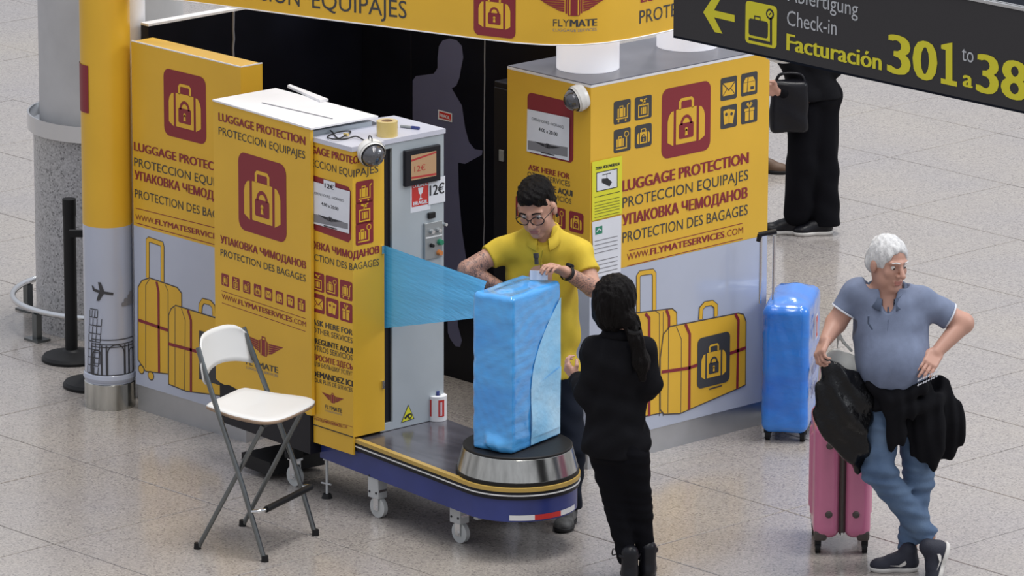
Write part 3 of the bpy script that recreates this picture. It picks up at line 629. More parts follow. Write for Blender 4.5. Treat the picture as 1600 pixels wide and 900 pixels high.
case_art(p, ((0.4996, 0.2233), (0.4961, 0.4928), (0.5171, 0.6163), (0.562, 0.6485), (1.0536, 0.6327), (1.091, 0.6194), (1.1104, 0.5787), (1.112, 0.2417), (1.0562, 0.2315), (0.6416, 0.1764), (0.5273, 0.1945)), [((0.5546, 0.1962), (0.553, 0.6434)), ((0.6461, 0.179), (0.6451, 0.5667), (0.6076, 0.6405))], [((0.6714, 0.6426), (0.7042, 0.5831), (0.7056, 0.1847)), ((1.0304, 0.6334), (1.0543, 0.5953), (1.0515, 0.2324)), ((0.5061, 0.4205), (0.6977, 0.4058), (1.113, 0.439))], [((0.7811, 0.6468), (0.7848, 0.7033), (0.812, 0.7221), (0.8626, 0.72), (0.8906, 0.6983), (0.8915, 0.6442))])
u_ = ((0.7597, 0.5496), (0.9947, 0.5551)); bz = ((0.7638, 0.2822), (0.9994, 0.2863))
emblem(p, (u_[0][0] + u_[1][0]) / 2, (u_[0][1] + bz[0][1]) / 2, u_[1][0] - u_[0][0], (u_[0][1] - bz[0][1]), 'print_grey', 'yellow', 3)
p.line(((0.847, 0.2668), (0.9394, 0.2701)), .008, 'art_line', 3); p.obj('holdall_art', t)
p = Pr(BAp)
p.rr(*(-0.4567, 1.5615), .335, .31, .03, 'maroon'); p.text('ASK HERE FOR', (-0.4468, 1.4743, 0.2981, 0.0279, 0.0025), 'maroon', 1); p.text('OTHER SERVICES', (-0.4537, 1.4368, 0.3098, 0.0279, 0.0015), 'print_grey')
p.text('PREGUNTE AQUI', (-0.4558, 1.3903, 0.3285, 0.0296, 0.0019), 'print_grey', 1); p.text('OTROS SERVICIOS', (-0.4555, 1.3507, 0.3217, 0.0279, 0.0009), 'print_grey'); p.obj('lettering', t)
for kd, q in (('tag', (-0.4881, 1.2722)), ('trolley', (-0.3566, 1.2692)), ('scale', (-0.2283, 1.2658)), ('lock', (-0.0985, 1.2645))):
    p = Pr(BAp); icon(p, kd, *q, .105); p.obj('service_icon', t)
def hours(fr, name, pts, label, t1, t2, foot, price=None):
    o = thing(name, fr.pt(*pts[0], .004), label, 'notice'); p = Pr(fr, .005); p.poly(pts, 'paper')
    p.text('OPEN HOURS - HORARIO', t1, 'ink'); p.text('4:00 a 20:00', t2, 'ink', .6); p.poly(foot, 'grey_ink', 1)
    cu = sum(q[0] for q in foot) / 4; cz = sum(q[1] for q in foot) / 4; winged(p, cu, cz + .012, .19, 'ink', 'grey_ink', 2, .42); p.rr(cu - .05, cz - .03, .10, .006, .001, 'print_grey', 2)
    if price: p.poly(price[0], 'paper', 1); p.text('12€', price[1], 'ink', 1, 3)
    p.obj('sheet', o)
hours(BAp, 'opening_hours_notice', ((-0.4532, 1.7855), (-0.1467, 1.7904), (-0.1495, 1.5715), (-0.4567, 1.5681)), 'white opening hours sheet on the right booth beside the dome camera', (-0.4202, 1.7352, 0.2325, 0.0147, -0.007), (-0.3685, 1.6881, 0.1349, 0.018, -0.0051), ((-0.4477, 1.6255), (-0.1593, 1.6384), (-0.1589, 1.5894), (-0.4474, 1.5795)))
o = thing('camera_notice', BBp.pt(*(0.1109, 1.2722), .004), 'bright yellow surveillance notice with camera drawing on the booth corner', 'notice'); p = Pr(BBp, .005)
p.poly(((0.0065, 1.5896), (0.2139, 1.5899), (0.2171, 1.2943), (0.0092, 1.2889)), 'warn_yellow'); p.text('ZONA VIDEOVIGILADA', (0.0311, 1.545, 0.1656, 0.0147, 0.0001), 'ink', 1)
p.poly(((0.0378, 1.5293), (0.1791, 1.5299), (0.1801, 1.4348), (0.0387, 1.4345)), 'paper', 1); p.line(((0.0378, 1.5293), (0.1791, 1.5299), (0.1801, 1.4348), (0.0387, 1.4345)), .004, 'ink', 2, True)
p.poly(((0.0734, 1.4943), (0.1131, 1.4913), (0.1443, 1.4667), (0.1268, 1.4466), (0.0736, 1.4747)), 'ink', 2); p.line(((0.1085, 1.5149), (0.1088, 1.4854)), .005, 'ink', 2); p.line(((0.0776, 1.5132), (0.135, 1.514)), .004, 'ink', 2)
for a in (0, 8, 13, 17, 21, 25, 30): p.line([(BBu, BBz - a * .0035) for BBu, BBz in ((0.0257, 1.4072), (0.1981, 1.409))], .0025 if a else .003, 'ink', 2)
p.obj('sheet', o)
o = thing('official_notice', BBp.pt(*(0.1136, 0.9922), .004), 'white official letter with green crest below the yellow camera notice', 'notice'); p = Pr(BBp, .005)
p.poly(((0.0092, 1.2823), (0.2128, 1.2852), (0.2114, 0.9954), (0.0251, 0.9941)), 'paper'); p.poly(((0.0315, 1.2525), (0.0801, 1.2543), (0.0805, 1.2149), (0.0319, 1.2131)), 'green', 1); p.line(((0.0406, 1.228), (0.0559, 1.2419), (0.0715, 1.2295)), .006, 'paper', 2)
for k in range(9):
    if k != 4: p.line([(BBu, BBz - k * .021) for BBu, BBz in ((0.0278, 1.181), (0.1872, 1.1825))][:2], .004, 'grey_ink', 1)
p.obj('sheet', o)
# white columns that stand on the booth and carry the fascia
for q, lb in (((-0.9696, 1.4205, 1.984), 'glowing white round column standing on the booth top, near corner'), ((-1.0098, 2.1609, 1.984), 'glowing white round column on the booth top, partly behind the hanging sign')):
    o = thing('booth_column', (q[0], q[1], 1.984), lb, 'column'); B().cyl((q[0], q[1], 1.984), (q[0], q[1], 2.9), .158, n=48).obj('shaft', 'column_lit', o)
# fascia
FS = Skin(((-3.08, 0.215), (-2.8, 0.305), (-2.4, 0.42), (-1.975, 0.53), (-1.63, 0.635), (-1.3, 0.727), (-1.08, 0.79), (-0.9, 0.85), (-0.75, 0.93), (-0.65, 1.04), (-0.595, 1.18), (-0.58, 1.34), (-0.585, 1.5), (-0.6, 1.7), (-0.615, 2.0), (-0.64, 2.7)))
t = thing('overhead_fascia', (-1.6, 1.2, 2.2), 'long curved yellow overhead fascia with service lettering above the stand', 'fascia')
Lt = FS.L[-1]; nseg = 90; prof = [(2.2, 0), (3.2, 0), (3.2, -.07), (2.2, -.07)]
vs = []; fs = []
for k in range(nseg + 1):
    for z_, o_ in prof: vs.append(FS.pt(Lt * k / nseg, z_, o_))
for k in range(nseg):
    for j in range(4): fs.append((k * 4 + j, k * 4 + (j + 1) % 4, k * 4 + 4 + (j + 1) % 4, k * 4 + 4 + j))
b = B().add(vs, fs, 0, True); b.add(vs[:4], [(3, 2, 1, 0)]); b.add(vs[-4:], [(0, 1, 2, 3)]); fo = b.obj('fascia_band', 'yellow', t)
es = fo.modifiers.new('split', 'EDGE_SPLIT'); es.split_angle = .9
B().tube([FS.pt(Lt * k / nseg, 2.201, .002) for k in range(nseg + 1)], .004, 6).obj('bottom_trim', 'board_white', t)
p = Pr(FS); emblem(p, *(2.161, 2.3494), .235, .26); p.obj('padlock_emblem', t)
p = Pr(FS); p.text('PROTECCION', (0.3526, 2.2726, 0.6654, 0.0893, -0.0249), 'print_grey'); p.text('EQUIPAJES', (1.0947, 2.2514, 0.5573, 0.088, 0.0043), 'print_grey')
p.text('LUGGAGE PROTECTION', (2.9714, 2.3736, 0.9639, 0.0656, 0.0002), 'maroon', 1); p.text('PROTECCION EQUIPAJES', (2.96, 2.2688, 1.0265, 0.0653, 0.0055), 'print_grey'); p.obj('lettering', t)
p = Pr(FS); winged(p, *(2.5733, 2.3947), .36); brand(p, (2.471, 2.2954, 0.2218, 0.0353, -0.0043)); p.obj('winged_logo', t)

# ---------------------------------------------------------------- wrapping machine
MBp, MCp, MDp = Plane(-1.1739, -.235, -4.5), Plane(-.9, -.215, -1.5), Plane(-.9, -.215, 88.5)
def boxin(b, fr, u0, u1, z0, z1, d0, d1, m=0):
    """box in a plane's frame: depth from d0 to d1 behind the face"""
    c = fr.pt((u0 + u1) / 2, (z0 + z1) / 2, -(d0 + d1) / 2); return b.box(c, (u1 - u0, abs(d1 - d0), z1 - z0), (fr.d, fr.n, (0, 0, 1)), m)
t = thing('machine_housing', MBp.pt(-.41, 0, -.2), 'yellow boxed housing with white top and big padlock badge, left of the steel machine', 'machine housing')
p_ = B(); z0, z1 = .452, 1.88
# front board has a nibbled lower edge
pts = [MBp.pt(-.819, 1.88), MBp.pt(-.819, .455)] + [MBp.pt(-.819 + .807 * k / 22, .447 + (.0 if k < 12 else .012 * math.sin(k * 2.3)) - .004 * (k % 3)) for k in range(1, 22)] + [MBp.pt(-.012, .44), MBp.pt(-.012, 1.88)]
n = len(pts); bk = [q - MBp.n * .018 for q in pts]
p_.add(pts + bk, [tuple(range(n)), tuple(range(2 * n - 1, n - 1, -1))] + [(i, n + i, n + (i + 1) % n, (i + 1) % n) for i in range(n)]).obj('front_board', 'yellow', t)
boxin(B(), MBp, -.819, -.80, .46, 1.87, .018, .40).obj('side_board', 'yellow', t)
boxin(B(), MBp, -.80, -.045, .30, 1.86, .02, .40).obj('body', 'machine_grey', t)
tb = B(); tb.prism([tuple(MBp.pt(-.819, 0, .004))[:2], tuple(MBp.pt(0, 0, .004))[:2], tuple(MBp.pt(-.02, 0, -.42))[:2], tuple(MBp.pt(-.84, 0, -.40))[:2]][::1], 1.88, 1.889); tb.obj('top_board', 'board_white', t)
a_, b_ = MBp.pt(-.60, 1.8895, -.14), MBp.pt(-.10, 1.8895, -.20); B().cyl(a_, b_, .004, n=6).obj('top_seam', 'grey_ink', t)
boxin(B(), MBp, -.80, -.04, .235, .46, .01, .40).obj('black_skirt', 'black', t)
boxin(B(), MBp, -.66, -.42, .03, .10, .04, .38).obj('ballast_foot', 'rubber', t)
def caster(root_pt, parent_mat='bracket', parent=None, h=.165, br=.115):
    p = Vector(root_pt)
    cb = B().box(p + Vector((0, 0, h + br / 2 - .01)), (.075, .06, br)).obj('caster_bracket', parent_mat, parent, bevel=.003)
    b = B()
    for k in (-1, 1):
        for zz in (.02, br - .03): b.cyl(p + Vector((k * 0 - .024 if k < 0 else .024, -.033, h + zz)), p + Vector((-.024 if k < 0 else .024, -.029, h + zz)), .006, n=8)
    b.obj('bolt', 'ink', cb)
    q = p + Vector((.01, .0, 0)); wd = B(); wd.lathe(q + Vector((0, -.014, .052)), [(0, 0), (.03, 0), (.052, .002), (.052, .026), (.03, .028), (0, .028)], 28, ax=(0, 1, 0)); wo = wd.obj('caster_wheel', 'wheel', cb)
    for s_ in (-1, 1): B().box(q + Vector((0, s_ * .022, .09)), (.05, .004, .11)).obj('caster_fork', 'chrome', cb) if False else None
    B().box(q + Vector((0, -.02, .088)), (.035, .004, .10)).box(q + Vector((0, .02, .088)), (.035, .004, .10)).box(q + Vector((0, 0, .14)), (.06, .05, .012)).cyl(q + Vector((0, -.024, .052)), q + Vector((0, .024, .052)), .012, n=12).obj('caster_fork', 'chrome', cb)
caster(MBp.pt(-.30, 0, -.10), 'rubber', t, .15, .09)
# print
p = Pr(MBp); emblem(p, *(-0.4103, 1.4678), .40, .395); p.obj('padlock_emblem', t)
p = Pr(MBp)
p.text('LUGGAGE PROTECTION', (-0.7714, 1.7905, 0.7185, 0.0403, 0.0051), 'maroon', 1); p.text('PROTECCION EQUIPAJES', (-0.7726, 1.7204, 0.719, 0.0387, 0.0048), 'print_grey')
p.text('УПАКОВКА ЧИМОДАНОВ', (-0.7652, 1.1683, 0.7115, 0.0358, 0.0069), 'maroon', 1); p.text('PROTECTION DES BAGAGES', (-0.7663, 1.1025, 0.7119, 0.0343, 0.0066), 'print_grey')
p.line(((-0.7637, 0.9227), (-0.0583, 0.9227)), .003, 'maroon'); p.line(((-0.7593, 0.8603), (-0.0589, 0.8581)), .003, 'maroon'); url(p, (-0.7589, 0.8815, 0.7044, 0.0262, -0.0004), 'maroon'); p.obj('lettering', t)
ia, ib = (-0.73, 0.9835), (-0.0909, 0.9853)
for k, kd in enumerate(ICONS):
    p = Pr(MBp); icon(p, kd, ia[0] + (ib[0] - ia[0]) * k / 7, ia[1] + (ib[1] - ia[1]) * k / 7, .062); p.obj('service_icon', t)
p = Pr(MBp); winged(p, *(-0.4095, 0.7026), .33); brand(p, (-0.5567, 0.586, 0.2664, 0.0296, 0.0109)); p.obj('winged_logo', t)

t = thing('wrapping_machine', (-.75, .05, 0), 'suitcase wrapping machine, steel cabinet on a blue wheeled platform with gold rim', 'machine')
# platform
rim = ((-1.287, -0.1559), (-0.9084, -0.2042), (-0.6569, -0.232), (-0.4026, -0.2526), (-0.1438, -0.2804))
NC, NR = (.040, .000), .303
dA = Vector((rim[-1][0] - rim[0][0], rim[-1][1] - rim[0][1])).normalized(); nA = Vector((dA.y, -dA.x))
nose = [(NC[0] + NR * (nA.x * math.cos(a) + dA.x * math.sin(a)), NC[1] + NR * (nA.y * math.cos(a) + dA.y * math.sin(a))) for a in [math.pi * k / 40 for k in range(41)]]
def outline(off, x0=1.235):
    """platform plan shrunk by off, straight sides running back x0 metres"""
    r_ = NR - off; c = Vector(NC)
    ns = [c + nA * (r_ * math.cos(a)) + dA * (r_ * math.sin(a)) for a in [math.pi * k / 40 for k in range(41)]]
    return [c + nA * r_ - dA * x0] + ns + [c - nA * r_ - dA * x0]
B().prism([tuple(q) for q in outline(.022)], .30, .369).obj('deck', 'deck', t)
def band(off0, z0, z1, thick=.012, open_=False):
    o1, o2 = outline(off0), outline(off0 + thick); n = len(o1); b = B()
    vs = [(q.x, q.y, z0) for q in o1] + [(q.x, q.y, z1) for q in o1] + [(q.x, q.y, z1) for q in o2] + [(q.x, q.y, z0) for q in o2]
    fs = []
    for i in range(n - 2 if open_ else n):
        j = (i + 1) % n
        for k in range(4): fs.append((k * n + i, k * n + j, ((k + 1) % 4) * n + j, ((k + 1) % 4) * n + i))
    b.add(vs, fs, 0, True); return b
def bandobj(*a, name='', m=''):
    o = band(*a).obj(name, m, t); e_ = o.modifiers.new('split', 'EDGE_SPLIT'); e_.split_angle = .7; return o
bandobj(0, .355, .374, .030, True, name='gold_rim', m='rim_gold')
bandobj(.004, .315, .355, name='black_band', m='black'); bandobj(.0005, .334, .340, .006, name='white_stripe', m='stripe_white')
bandobj(.014, .205, .315, name='blue_side', m='blue_paint')
# reflective tape pieces round the nose
for a0, a1, mm in ((46, 70, 'stripe_white'), (70, 99, 'red'), (99, 124, 'stripe_white')):
    b = B(); r_ = NR - .012; vs = []
    for k in range(9):
        a = math.radians(a0 + (a1 - a0) * k / 8); q = Vector(NC) + nA * (r_ * math.cos(a)) + dA * (r_ * math.sin(a)); vs += [(q.x, q.y, .212), (q.x, q.y, .238)]
    b.add(vs, [(2 * k, 2 * k + 2, 2 * k + 3, 2 * k + 1) for k in range(8)]); b.obj('reflective_tape', mm, t)
for q in ((-0.7775, -0.1876, 0.19), (-0.1922, -0.182, 0.19)): caster((q[0], q[1] + .02, 0), 'bracket', t, .11, .13)
for q in ((-0.2067, 0.2745, 0.06), (-0.1401, 0.4772, 0.06)): caster((q[0] - .03, q[1] + .05, 0), 'bracket', t, .11, .10)
q = (-0.0479, -0.202, 0.2); B().box((q[0], q[1] + .03, .19), (.03, .03, .08)).obj('bracket_stub', 'bracket', t)
q = (-1.1866, -0.1372, 0.0)
B().cyl((q[0], q[1], .02), (q[0], q[1], .24), .007, n=10).cyl((q[0] - .04, q[1], .07), (q[0] + .03, q[1], .075), .005, n=8).obj('levelling_leg', 'bracket', t)
B().cyl((q[0], q[1], 0), (q[0], q[1], .022), .028, .02, n=18).obj('levelling_foot', 'rubber', t); B().box((q[0], q[1], .225), (.028, .028, .06)).obj('leg_socket', 'bracket', t)
# cabinet
boxin(B(), MCp, -.306, 0, .385, 1.815, 0, .20).obj('yellow_casing', 'yellow', t)
boxin(B(), MCp, -.306, -.002, .295, .385, .002, .012).obj('yellow_flap', 'yellow', t)
boxin(B(), MCp, -.306, -.002, .384, .389, -.001, .012).obj('flap_gap', 'ink', t)
b = B(); boxin(b, MDp, .188, .212, .372, 1.815, .02, .30); boxin(b, MDp, .268, .600, .372, 1.815, .02, .28); boxin(b, MDp, .212, .268, .372, .41, .02, .28); boxin(b, MDp, .212, .268, 1.79, 1.815, .02, .28); boxin(b, MDp, .20, .60, .372, 1.815, .28, .30)
b.obj('steel_casing', 'machine_grey', t)
boxin(B(), MDp, .212, .268, .41, 1.79, .035, .27).obj('film_slot', 'black', t)
boxin(B(), MDp, .1805, .188, .39, 1.81, .03, .2).obj('door_gap', 'ink', t)
b = B(); c4 = [MCp.pt(-.31, 0, .006), MCp.pt(.004, 0, .006)]; c5 = [MDp.pt(.605, 0, .0), MDp.pt(.61, 0, -.44), MDp.pt(.26, 0, -.44), MDp.pt(.21, 0, -.30)]
B().prism([tuple(q)[:2] for q in (c4 + [MDp.pt(.2, 0, .006), MDp.pt(.2, 0, -.012), MDp.pt(.605, 0, -.012), MDp.pt(.605, 0, -.40), MDp.pt(.45, 0, -.42), MDp.pt(.43, 0, -.30), MDp.pt(.0, 0, -.30)])], 1.815, 1.838).obj('top_plate', 'machine_top', t)
boxin(B(), MDp, .0, .20, 1.30, 1.36, -.004, .0).obj('hinge', 'machine_grey', t) if False else None
for zz in (.62, 1.30): boxin(B(), MDp, .178, .192, zz - .02, zz + .02, -.01, .0).obj('door_catch', 'chrome', t)
S_ = MDp
def onD(name, x0, y0, x1, y1): pass
scr = ((0.3141, 1.7777), (0.548, 1.781), (0.548, 1.5853), (0.3178, 1.5952))
# screen with bezel (sits on the recessed steel face)
STp = Plane(MDp.pt(0, 0, -.02).x, MDp.pt(0, 0, -.02).y, 88.5)
u0, u1 = ((0.3361, 1.6817), (0.5621, 1.6697)); zc = (u0[1] + u1[1]) / 2
mon = boxin(B(), STp, u0[0], u1[0], zc - .088, zc + .092, -.022, 0).obj('monitor', 'black', t, bevel=.004)
p = Pr(STp, .0225); p.rr(u0[0] + .035, zc - .060, (u1[0] - u0[0]) - .065, .125, .002, 'screen')
p.poly([(u0[0] + .035, zc + .034), (u1[0] - .03, zc + .054), (u1[0] - .03, zc + .062), (u0[0] + .035, zc + .044)], 'screen_red', 1); p.poly([(u0[0] + .035, zc - .042), (u1[0] - .03, zc - .046), (u1[0] - .03, zc - .056), (u0[0] + .035, zc - .052)], 'screen_red', 1)
p.text('12€', (u0[0] + .055, zc - .02, .07, .028, 0), 'screen_red', 0, 2); p.obj('display', mon)
p = Pr(STp, .001); p.rr(*(0.3848, 1.4467), .128, .16, .002, 'paper'); p.rr(*[a + b_ for a, b_ in zip((0.3848, 1.4467), (.008, .028))], .112, .125, .002, 'red', 1)
gu, gz = [a + b_ for a, b_ in zip((0.3848, 1.4467), (.064, .09))]
p.text('CUIDADO', (gu - .05, gz + .034, .10, .018, 0), 'paper', 1, 2); p.text('FRAGIL', (gu - .045, gz - .055, .09, .018, 0), 'paper', 1, 2)
p.poly([(gu - .017, gz + .028), (gu + .017, gz + .028), (gu + .012, gz + .002), (gu + .003, gz - .006), (gu + .003, gz - .022), (gu + .014, gz - .03), (gu - .014, gz - .03), (gu - .003, gz - .022), (gu - .003, gz - .006), (gu - .012, gz + .002)], 'paper', 2); p.obj('fragile_sticker', t)
p = Pr(STp, .004); q = (0.498, 1.4707); p.rr(q[0], q[1], .108, .13, .002, 'paper'); p.text('12€', (q[0] + .008, q[1] + .045, .092, .05, 0), 'ink', .5, 2); p.obj('price_sticker', t)
q = (0.5145, 1.4165); boxin(B(), STp, q[0] - .022, q[0] + .022, q[1] - .015, q[1] + .015, -.015, 0).obj('small_socket', 'rubber', t, bevel=.003)
k0 = (0.4668, 1.2177)
pad = boxin(B(), STp, k0[0], k0[0] + .115, k0[1] - .02, k0[1] + .165, -.012, 0).obj('control_panel', 'button', t, bevel=.003)
boxin(B(), STp, k0[0] + .005, k0[0] + .11, k0[1] + .088, k0[1] + .094, -.014, 0).obj('panel_divider', 'board_white', pad)
def knob(du, dz, r, mm, h_=.02):
    a_ = STp.pt(k0[0] + du, k0[1] + dz, .012); B().cyl(a_, a_ + STp.n * h_, r, r * .8, n=16).obj('knob', mm, pad)
knob(.04, .12, .012, 'chrome'); knob(.085, .12, .012, 'chrome'); knob(.095, .058, .016, 'green'); knob(.09, .005, .015, 'orange'); knob(.04, .05, .010, 'rubber')
B().cyl(STp.pt(k0[0] + .135, k0[1] + .14, 0), STp.pt(k0[0] + .135, k0[1] + .14, .02), .008, n=12).obj('key_switch', 'chrome', t)
p = Pr(STp, .0015); q3 = ((0.3209, 0.3951), (0.3686, 0.4812), (0.4078, 0.4021))
p.poly(q3, 'ink'); c_ = (sum(a[0] for a in q3) / 3, sum(a[1] for a in q3) / 3); p.poly([(c_[0] + (a[0] - c_[0]) * .86, c_[1] + (a[1] - c_[1]) * .86) for a in q3], 'warn_yellow', 1)
p.disc(c_[0] + .012, c_[1] - .005, .014, 'ink', 2); p.disc(c_[0] + .012, c_[1] - .005, .007, 'warn_yellow', 3); p.line([(c_[0] - .022, c_[1] - .012), (c_[0] + .004, c_[1] + .006)], .012, 'ink', 2); p.obj('warning_triangle', t)
# lettering of the cabinet, running round its corner
p = Pr(MCp); r0 = ((-0.3082, 1.6466), (-0.0079, 1.6366), (-0.0095, 1.3595), (-0.3105, 1.3739))
p.poly([(-.305, r0[3][1] + .02), (-.285, r0[3][1]), (-.03, r0[2][1] + .0), (-.012, r0[2][1] + .02), (-.012, r0[1][1] - .02), (-.03, r0[1][1]), (-.29, r0[0][1]), (-.305, r0[0][1] - .02)], 'maroon')
p.text('GAGE PROTE', (-0.3072, 1.757, 0.3096, 0.0366, -0.0013), 'maroon', 1); p.text('ECCION EQU', (-0.3078, 1.6898, 0.3098, 0.0366, -0.0001), 'print_grey')
p.text('ОВКА ЧИМО', (-0.3114, 1.2805, 0.311, 0.0353, 0.0025), 'maroon', 1); p.text('ECTION DES B', (-0.3119, 1.2208, 0.3112, 0.0337, 0.0046), 'print_grey')
p.text('ASK HERE FOR', (-0.3059, 0.8958, 0.3032, 0.0275, 0.0039), 'print_grey', .8); p.text('OTHER SERVICES', (-0.3062, 0.8562, 0.3033, 0.0275, 0.0029), 'print_grey')
p.text('PREGUNTE AQUI', (-0.3067, 0.8016, 0.3035, 0.0275, 0.0063), 'ink', 1); p.text('OTROS SERVICIOS', (-0.307, 0.7659, 0.3036, 0.0275, 0.0066), 'print_grey')
p.text('ПРОСИТЕ ЗДЕСЬ', (-0.3074, 0.7187, 0.3037, 0.0275, 0.0069), 'maroon', .7); p.text('ДЛЯ БОЛЬШИХ УСЛУГ', (-0.3077, 0.6878, 0.3038, 0.0211, 0.0056), 'print_grey')
p.text('DEMANDEZ ICI', (-0.3081, 0.634, 0.304, 0.0292, 0.0076), 'ink', 1); p.text('POUR PLUS DE SERVICES', (-0.3084, 0.6063, 0.304, 0.0211, 0.0062), 'print_grey')
url(p, (-0.2992, 0.411, 0.2524, 0.013, 0.008), 'maroon'); p.line(((-0.3139, 0.4275), (-0.0054, 0.4375)), .002, 'maroon'); p.obj('lettering', t)
p = Pr(MCp); winged(p, *(-0.1557, 0.5486), .17); brand(p, (-0.2125, 0.488, 0.1272, 0.0195, 0.004)); p.obj('winged_logo', t)
p = Pr(MDp); p.text('CT', (0.0061, 1.7543, 0.0403, 0.0364, 0.0015), 'maroon', 1); p.text('IPAJES', (0.0057, 1.6878, 0.1576, 0.0365, 0.0013), 'print_grey'); p.text('ДАНОВ', (0.0017, 1.2828, 0.1643, 0.0351, 0.0036), 'maroon', 1); p.text('AGAGES', (0.0014, 1.227, 0.1643, 0.0336, -0.003), 'print_grey'); p.obj('lettering', t)
for k, kd in enumerate(('trolley', 'tag', 'scale')):
    p = Pr(MDp); icon(p, kd, *((0.076, 1.6056), (0.0755, 1.5038), (0.0751, 1.4002))[k], .112); p.obj('service_icon', t)
for kd, q in (('tag', (-0.2638, 1.1176)), ('scale', (-0.1574, 1.1178)), ('trolley', (-0.0497, 1.1165)), ('letter', (-0.2617, 1.0096)), ('tickets', (-0.1558, 1.0068)), ('gift', (-0.0504, 1.0059))):
    p = Pr(MCp); icon(p, kd, *q, .095); p.obj('service_icon', t)
hours(MCp, 'opening_hours_notice', ((-0.3084, 1.6178), (-0.0128, 1.6166), (-0.0189, 1.4056), (-0.3054, 1.4069)), 'creased white opening hours sheet with 12€ tag on the machine front', (-0.2821, 1.5554, 0.2232, 0.0128, 0.0005), (-0.2289, 1.5106, 0.1285, 0.016, -0.0053), ((-0.2952, 1.4569), (-0.0282, 1.4548), (-0.0284, 1.4261), (-0.2955, 1.4151)), (((-0.2108, 1.6416), (-0.1236, 1.6413), (-0.1239, 1.5934), (-0.2112, 1.5905)), (-0.2014, 1.6034, 0.0679, 0.0223, -0.0006)))
# turntable cone
TC_ = (.035, .008)
tt = B().lathe((*TC_, 0), [(.296, .370), (.296, .393), (.288, .395)], 56).obj('turntable_skirt', 'rubber', t)
B().lathe((*TC_, 0), [(.291, .393), (.264, .498), (.262, .500)], 56).obj('turntable_cone', 'steel', t)
B().lathe((*TC_, 0), [(.263, .490), (.263, .508), (.258, .5115), (0, .5115)], 56).obj('turntable_top', 'rubber', t)

# ---------------------------------------------------------------- things standing on the machine
q = (-0.872, -0.1056, 1.7937)
def dome_cam(q, dirn, label, r=.062):
    q = Vector(q); d = Vector(dirn).normalized(); o = thing('dome_camera', q, label, 'camera')
    B().lathe(q - d * .05, [(0, 0), (r * .9, 0), (r, .02), (r, .045), (r * .93, .06)], 32, ax=d).obj('housing', 'dome_white', o)
    B().lathe(q - d * .05, [(r * 1.02, .035), (r * 1.02, .05)], 32, ax=d).obj('ring', 'dome_white', o)
    B().lathe(q - d * .05, [(r * .84 * math.cos(a), .055 + r * .84 * math.sin(a)) for a in [math.pi / 2 * k / 8 for k in range(9)]], 32, ax=d).obj('dome', 'dome_glass', o)
    return o
dc = dome_cam((-0.835, -0.1426, 1.8026), (.86, -.30, -.28), 'white dome camera with speckled glass on the corner of the wrapping machine', .068)
dome_cam((-0.7284, 1.105, 1.9063), (-.25, -.90, -.25), 'white dome camera with dark glass on the corner of the right booth', .066)
tp = (-0.9716, 0.0748, 1.838)
o = thing('tape_roll', tp, 'thick roll of yellowish clear packing tape standing on the machine top', 'tape roll')
B().lathe(tp, [(.030, 0), (.052, 0), (.052, .075), (.030, .075)], 40).obj('tape', 'tape', o); B().lathe(tp, [(.0265, .001), (.030, .0), (.030, .076), (.0265, .076), (.0265, .001)], 32).obj('core', 'card', o)
a_, b_ = Vector((-1.0622, 0.2439, 1.845)), Vector((-0.9644, 0.2778, 1.845))
o = thing('marker_pen', a_, 'dark marker pen lying on the machine top beside the tape roll', 'pen')
B().cyl(a_, a_.lerp(b_, .6), .007, n=12).obj('barrel', 'button', o); B().cyl(a_.lerp(b_, .6), b_, .0085, n=12).obj('pen_cap', 'blue_paint', o)
cb = [Vector(v) for v in ((-1.2778, -0.1488, 1.843), (-1.3398, -0.0699, 1.843), (-1.2891, -0.0562, 1.843), (-1.1896, -0.0936, 1.843), (-1.074, -0.1538, 1.843), (-1.0804, -0.0986, 1.843), (-1.1479, -0.0058, 1.843), (-1.1539, -0.0752, 1.843), (-1.1389, -0.1629, 1.843), (-1.0593, -0.1997, 1.843), (-1.0386, -0.1355, 1.843), (-1.0261, -0.0803, 1.843), (-0.9573, -0.0875, 1.843), (-0.9116, -0.0991, 1.843))]
cb = [Vector((v.x, v.y, 1.843 + (.006 if k % 2 else 0))) for k, v in enumerate(cb)]
o = thing('cable', cb[0], 'tangled black camera cable lying on the machine top', 'cable'); B().tube(spline(cb, 6), .0035, 6).obj('lead', 'rubber', o)
lp = [dc.location + Vector(v) for v in ((-.03, .0, .06), (-.012, -.01, .09), (.008, -.012, .085), (.01, -.01, .055))]
B().tube(spline([cb[-1]] + lp, 6), .003, 6).obj('lead', 'rubber', o)
q = Vector((-1.0867, -0.0888, 1.85)); B().box(q, (.03, .012, .012)).obj('connector', 'tape', o)
for k, (pts, lb) in enumerate(((((-1.9424, 0.2738, 1.89), (-1.9565, 0.3029, 1.89), (-1.5711, 0.2204, 1.89), (-1.5767, 0.1707, 1.89)), 'long white board offcut on the housing top, rear edge'),)):
    o = thing('board_offcut', pts[0], lb, 'board'); b = B(); b.prism([tuple(v)[:2] for v in (pts[0], pts[3], pts[2], pts[1])], 1.89, 1.902); b.obj('offcut', 'board_white', o)
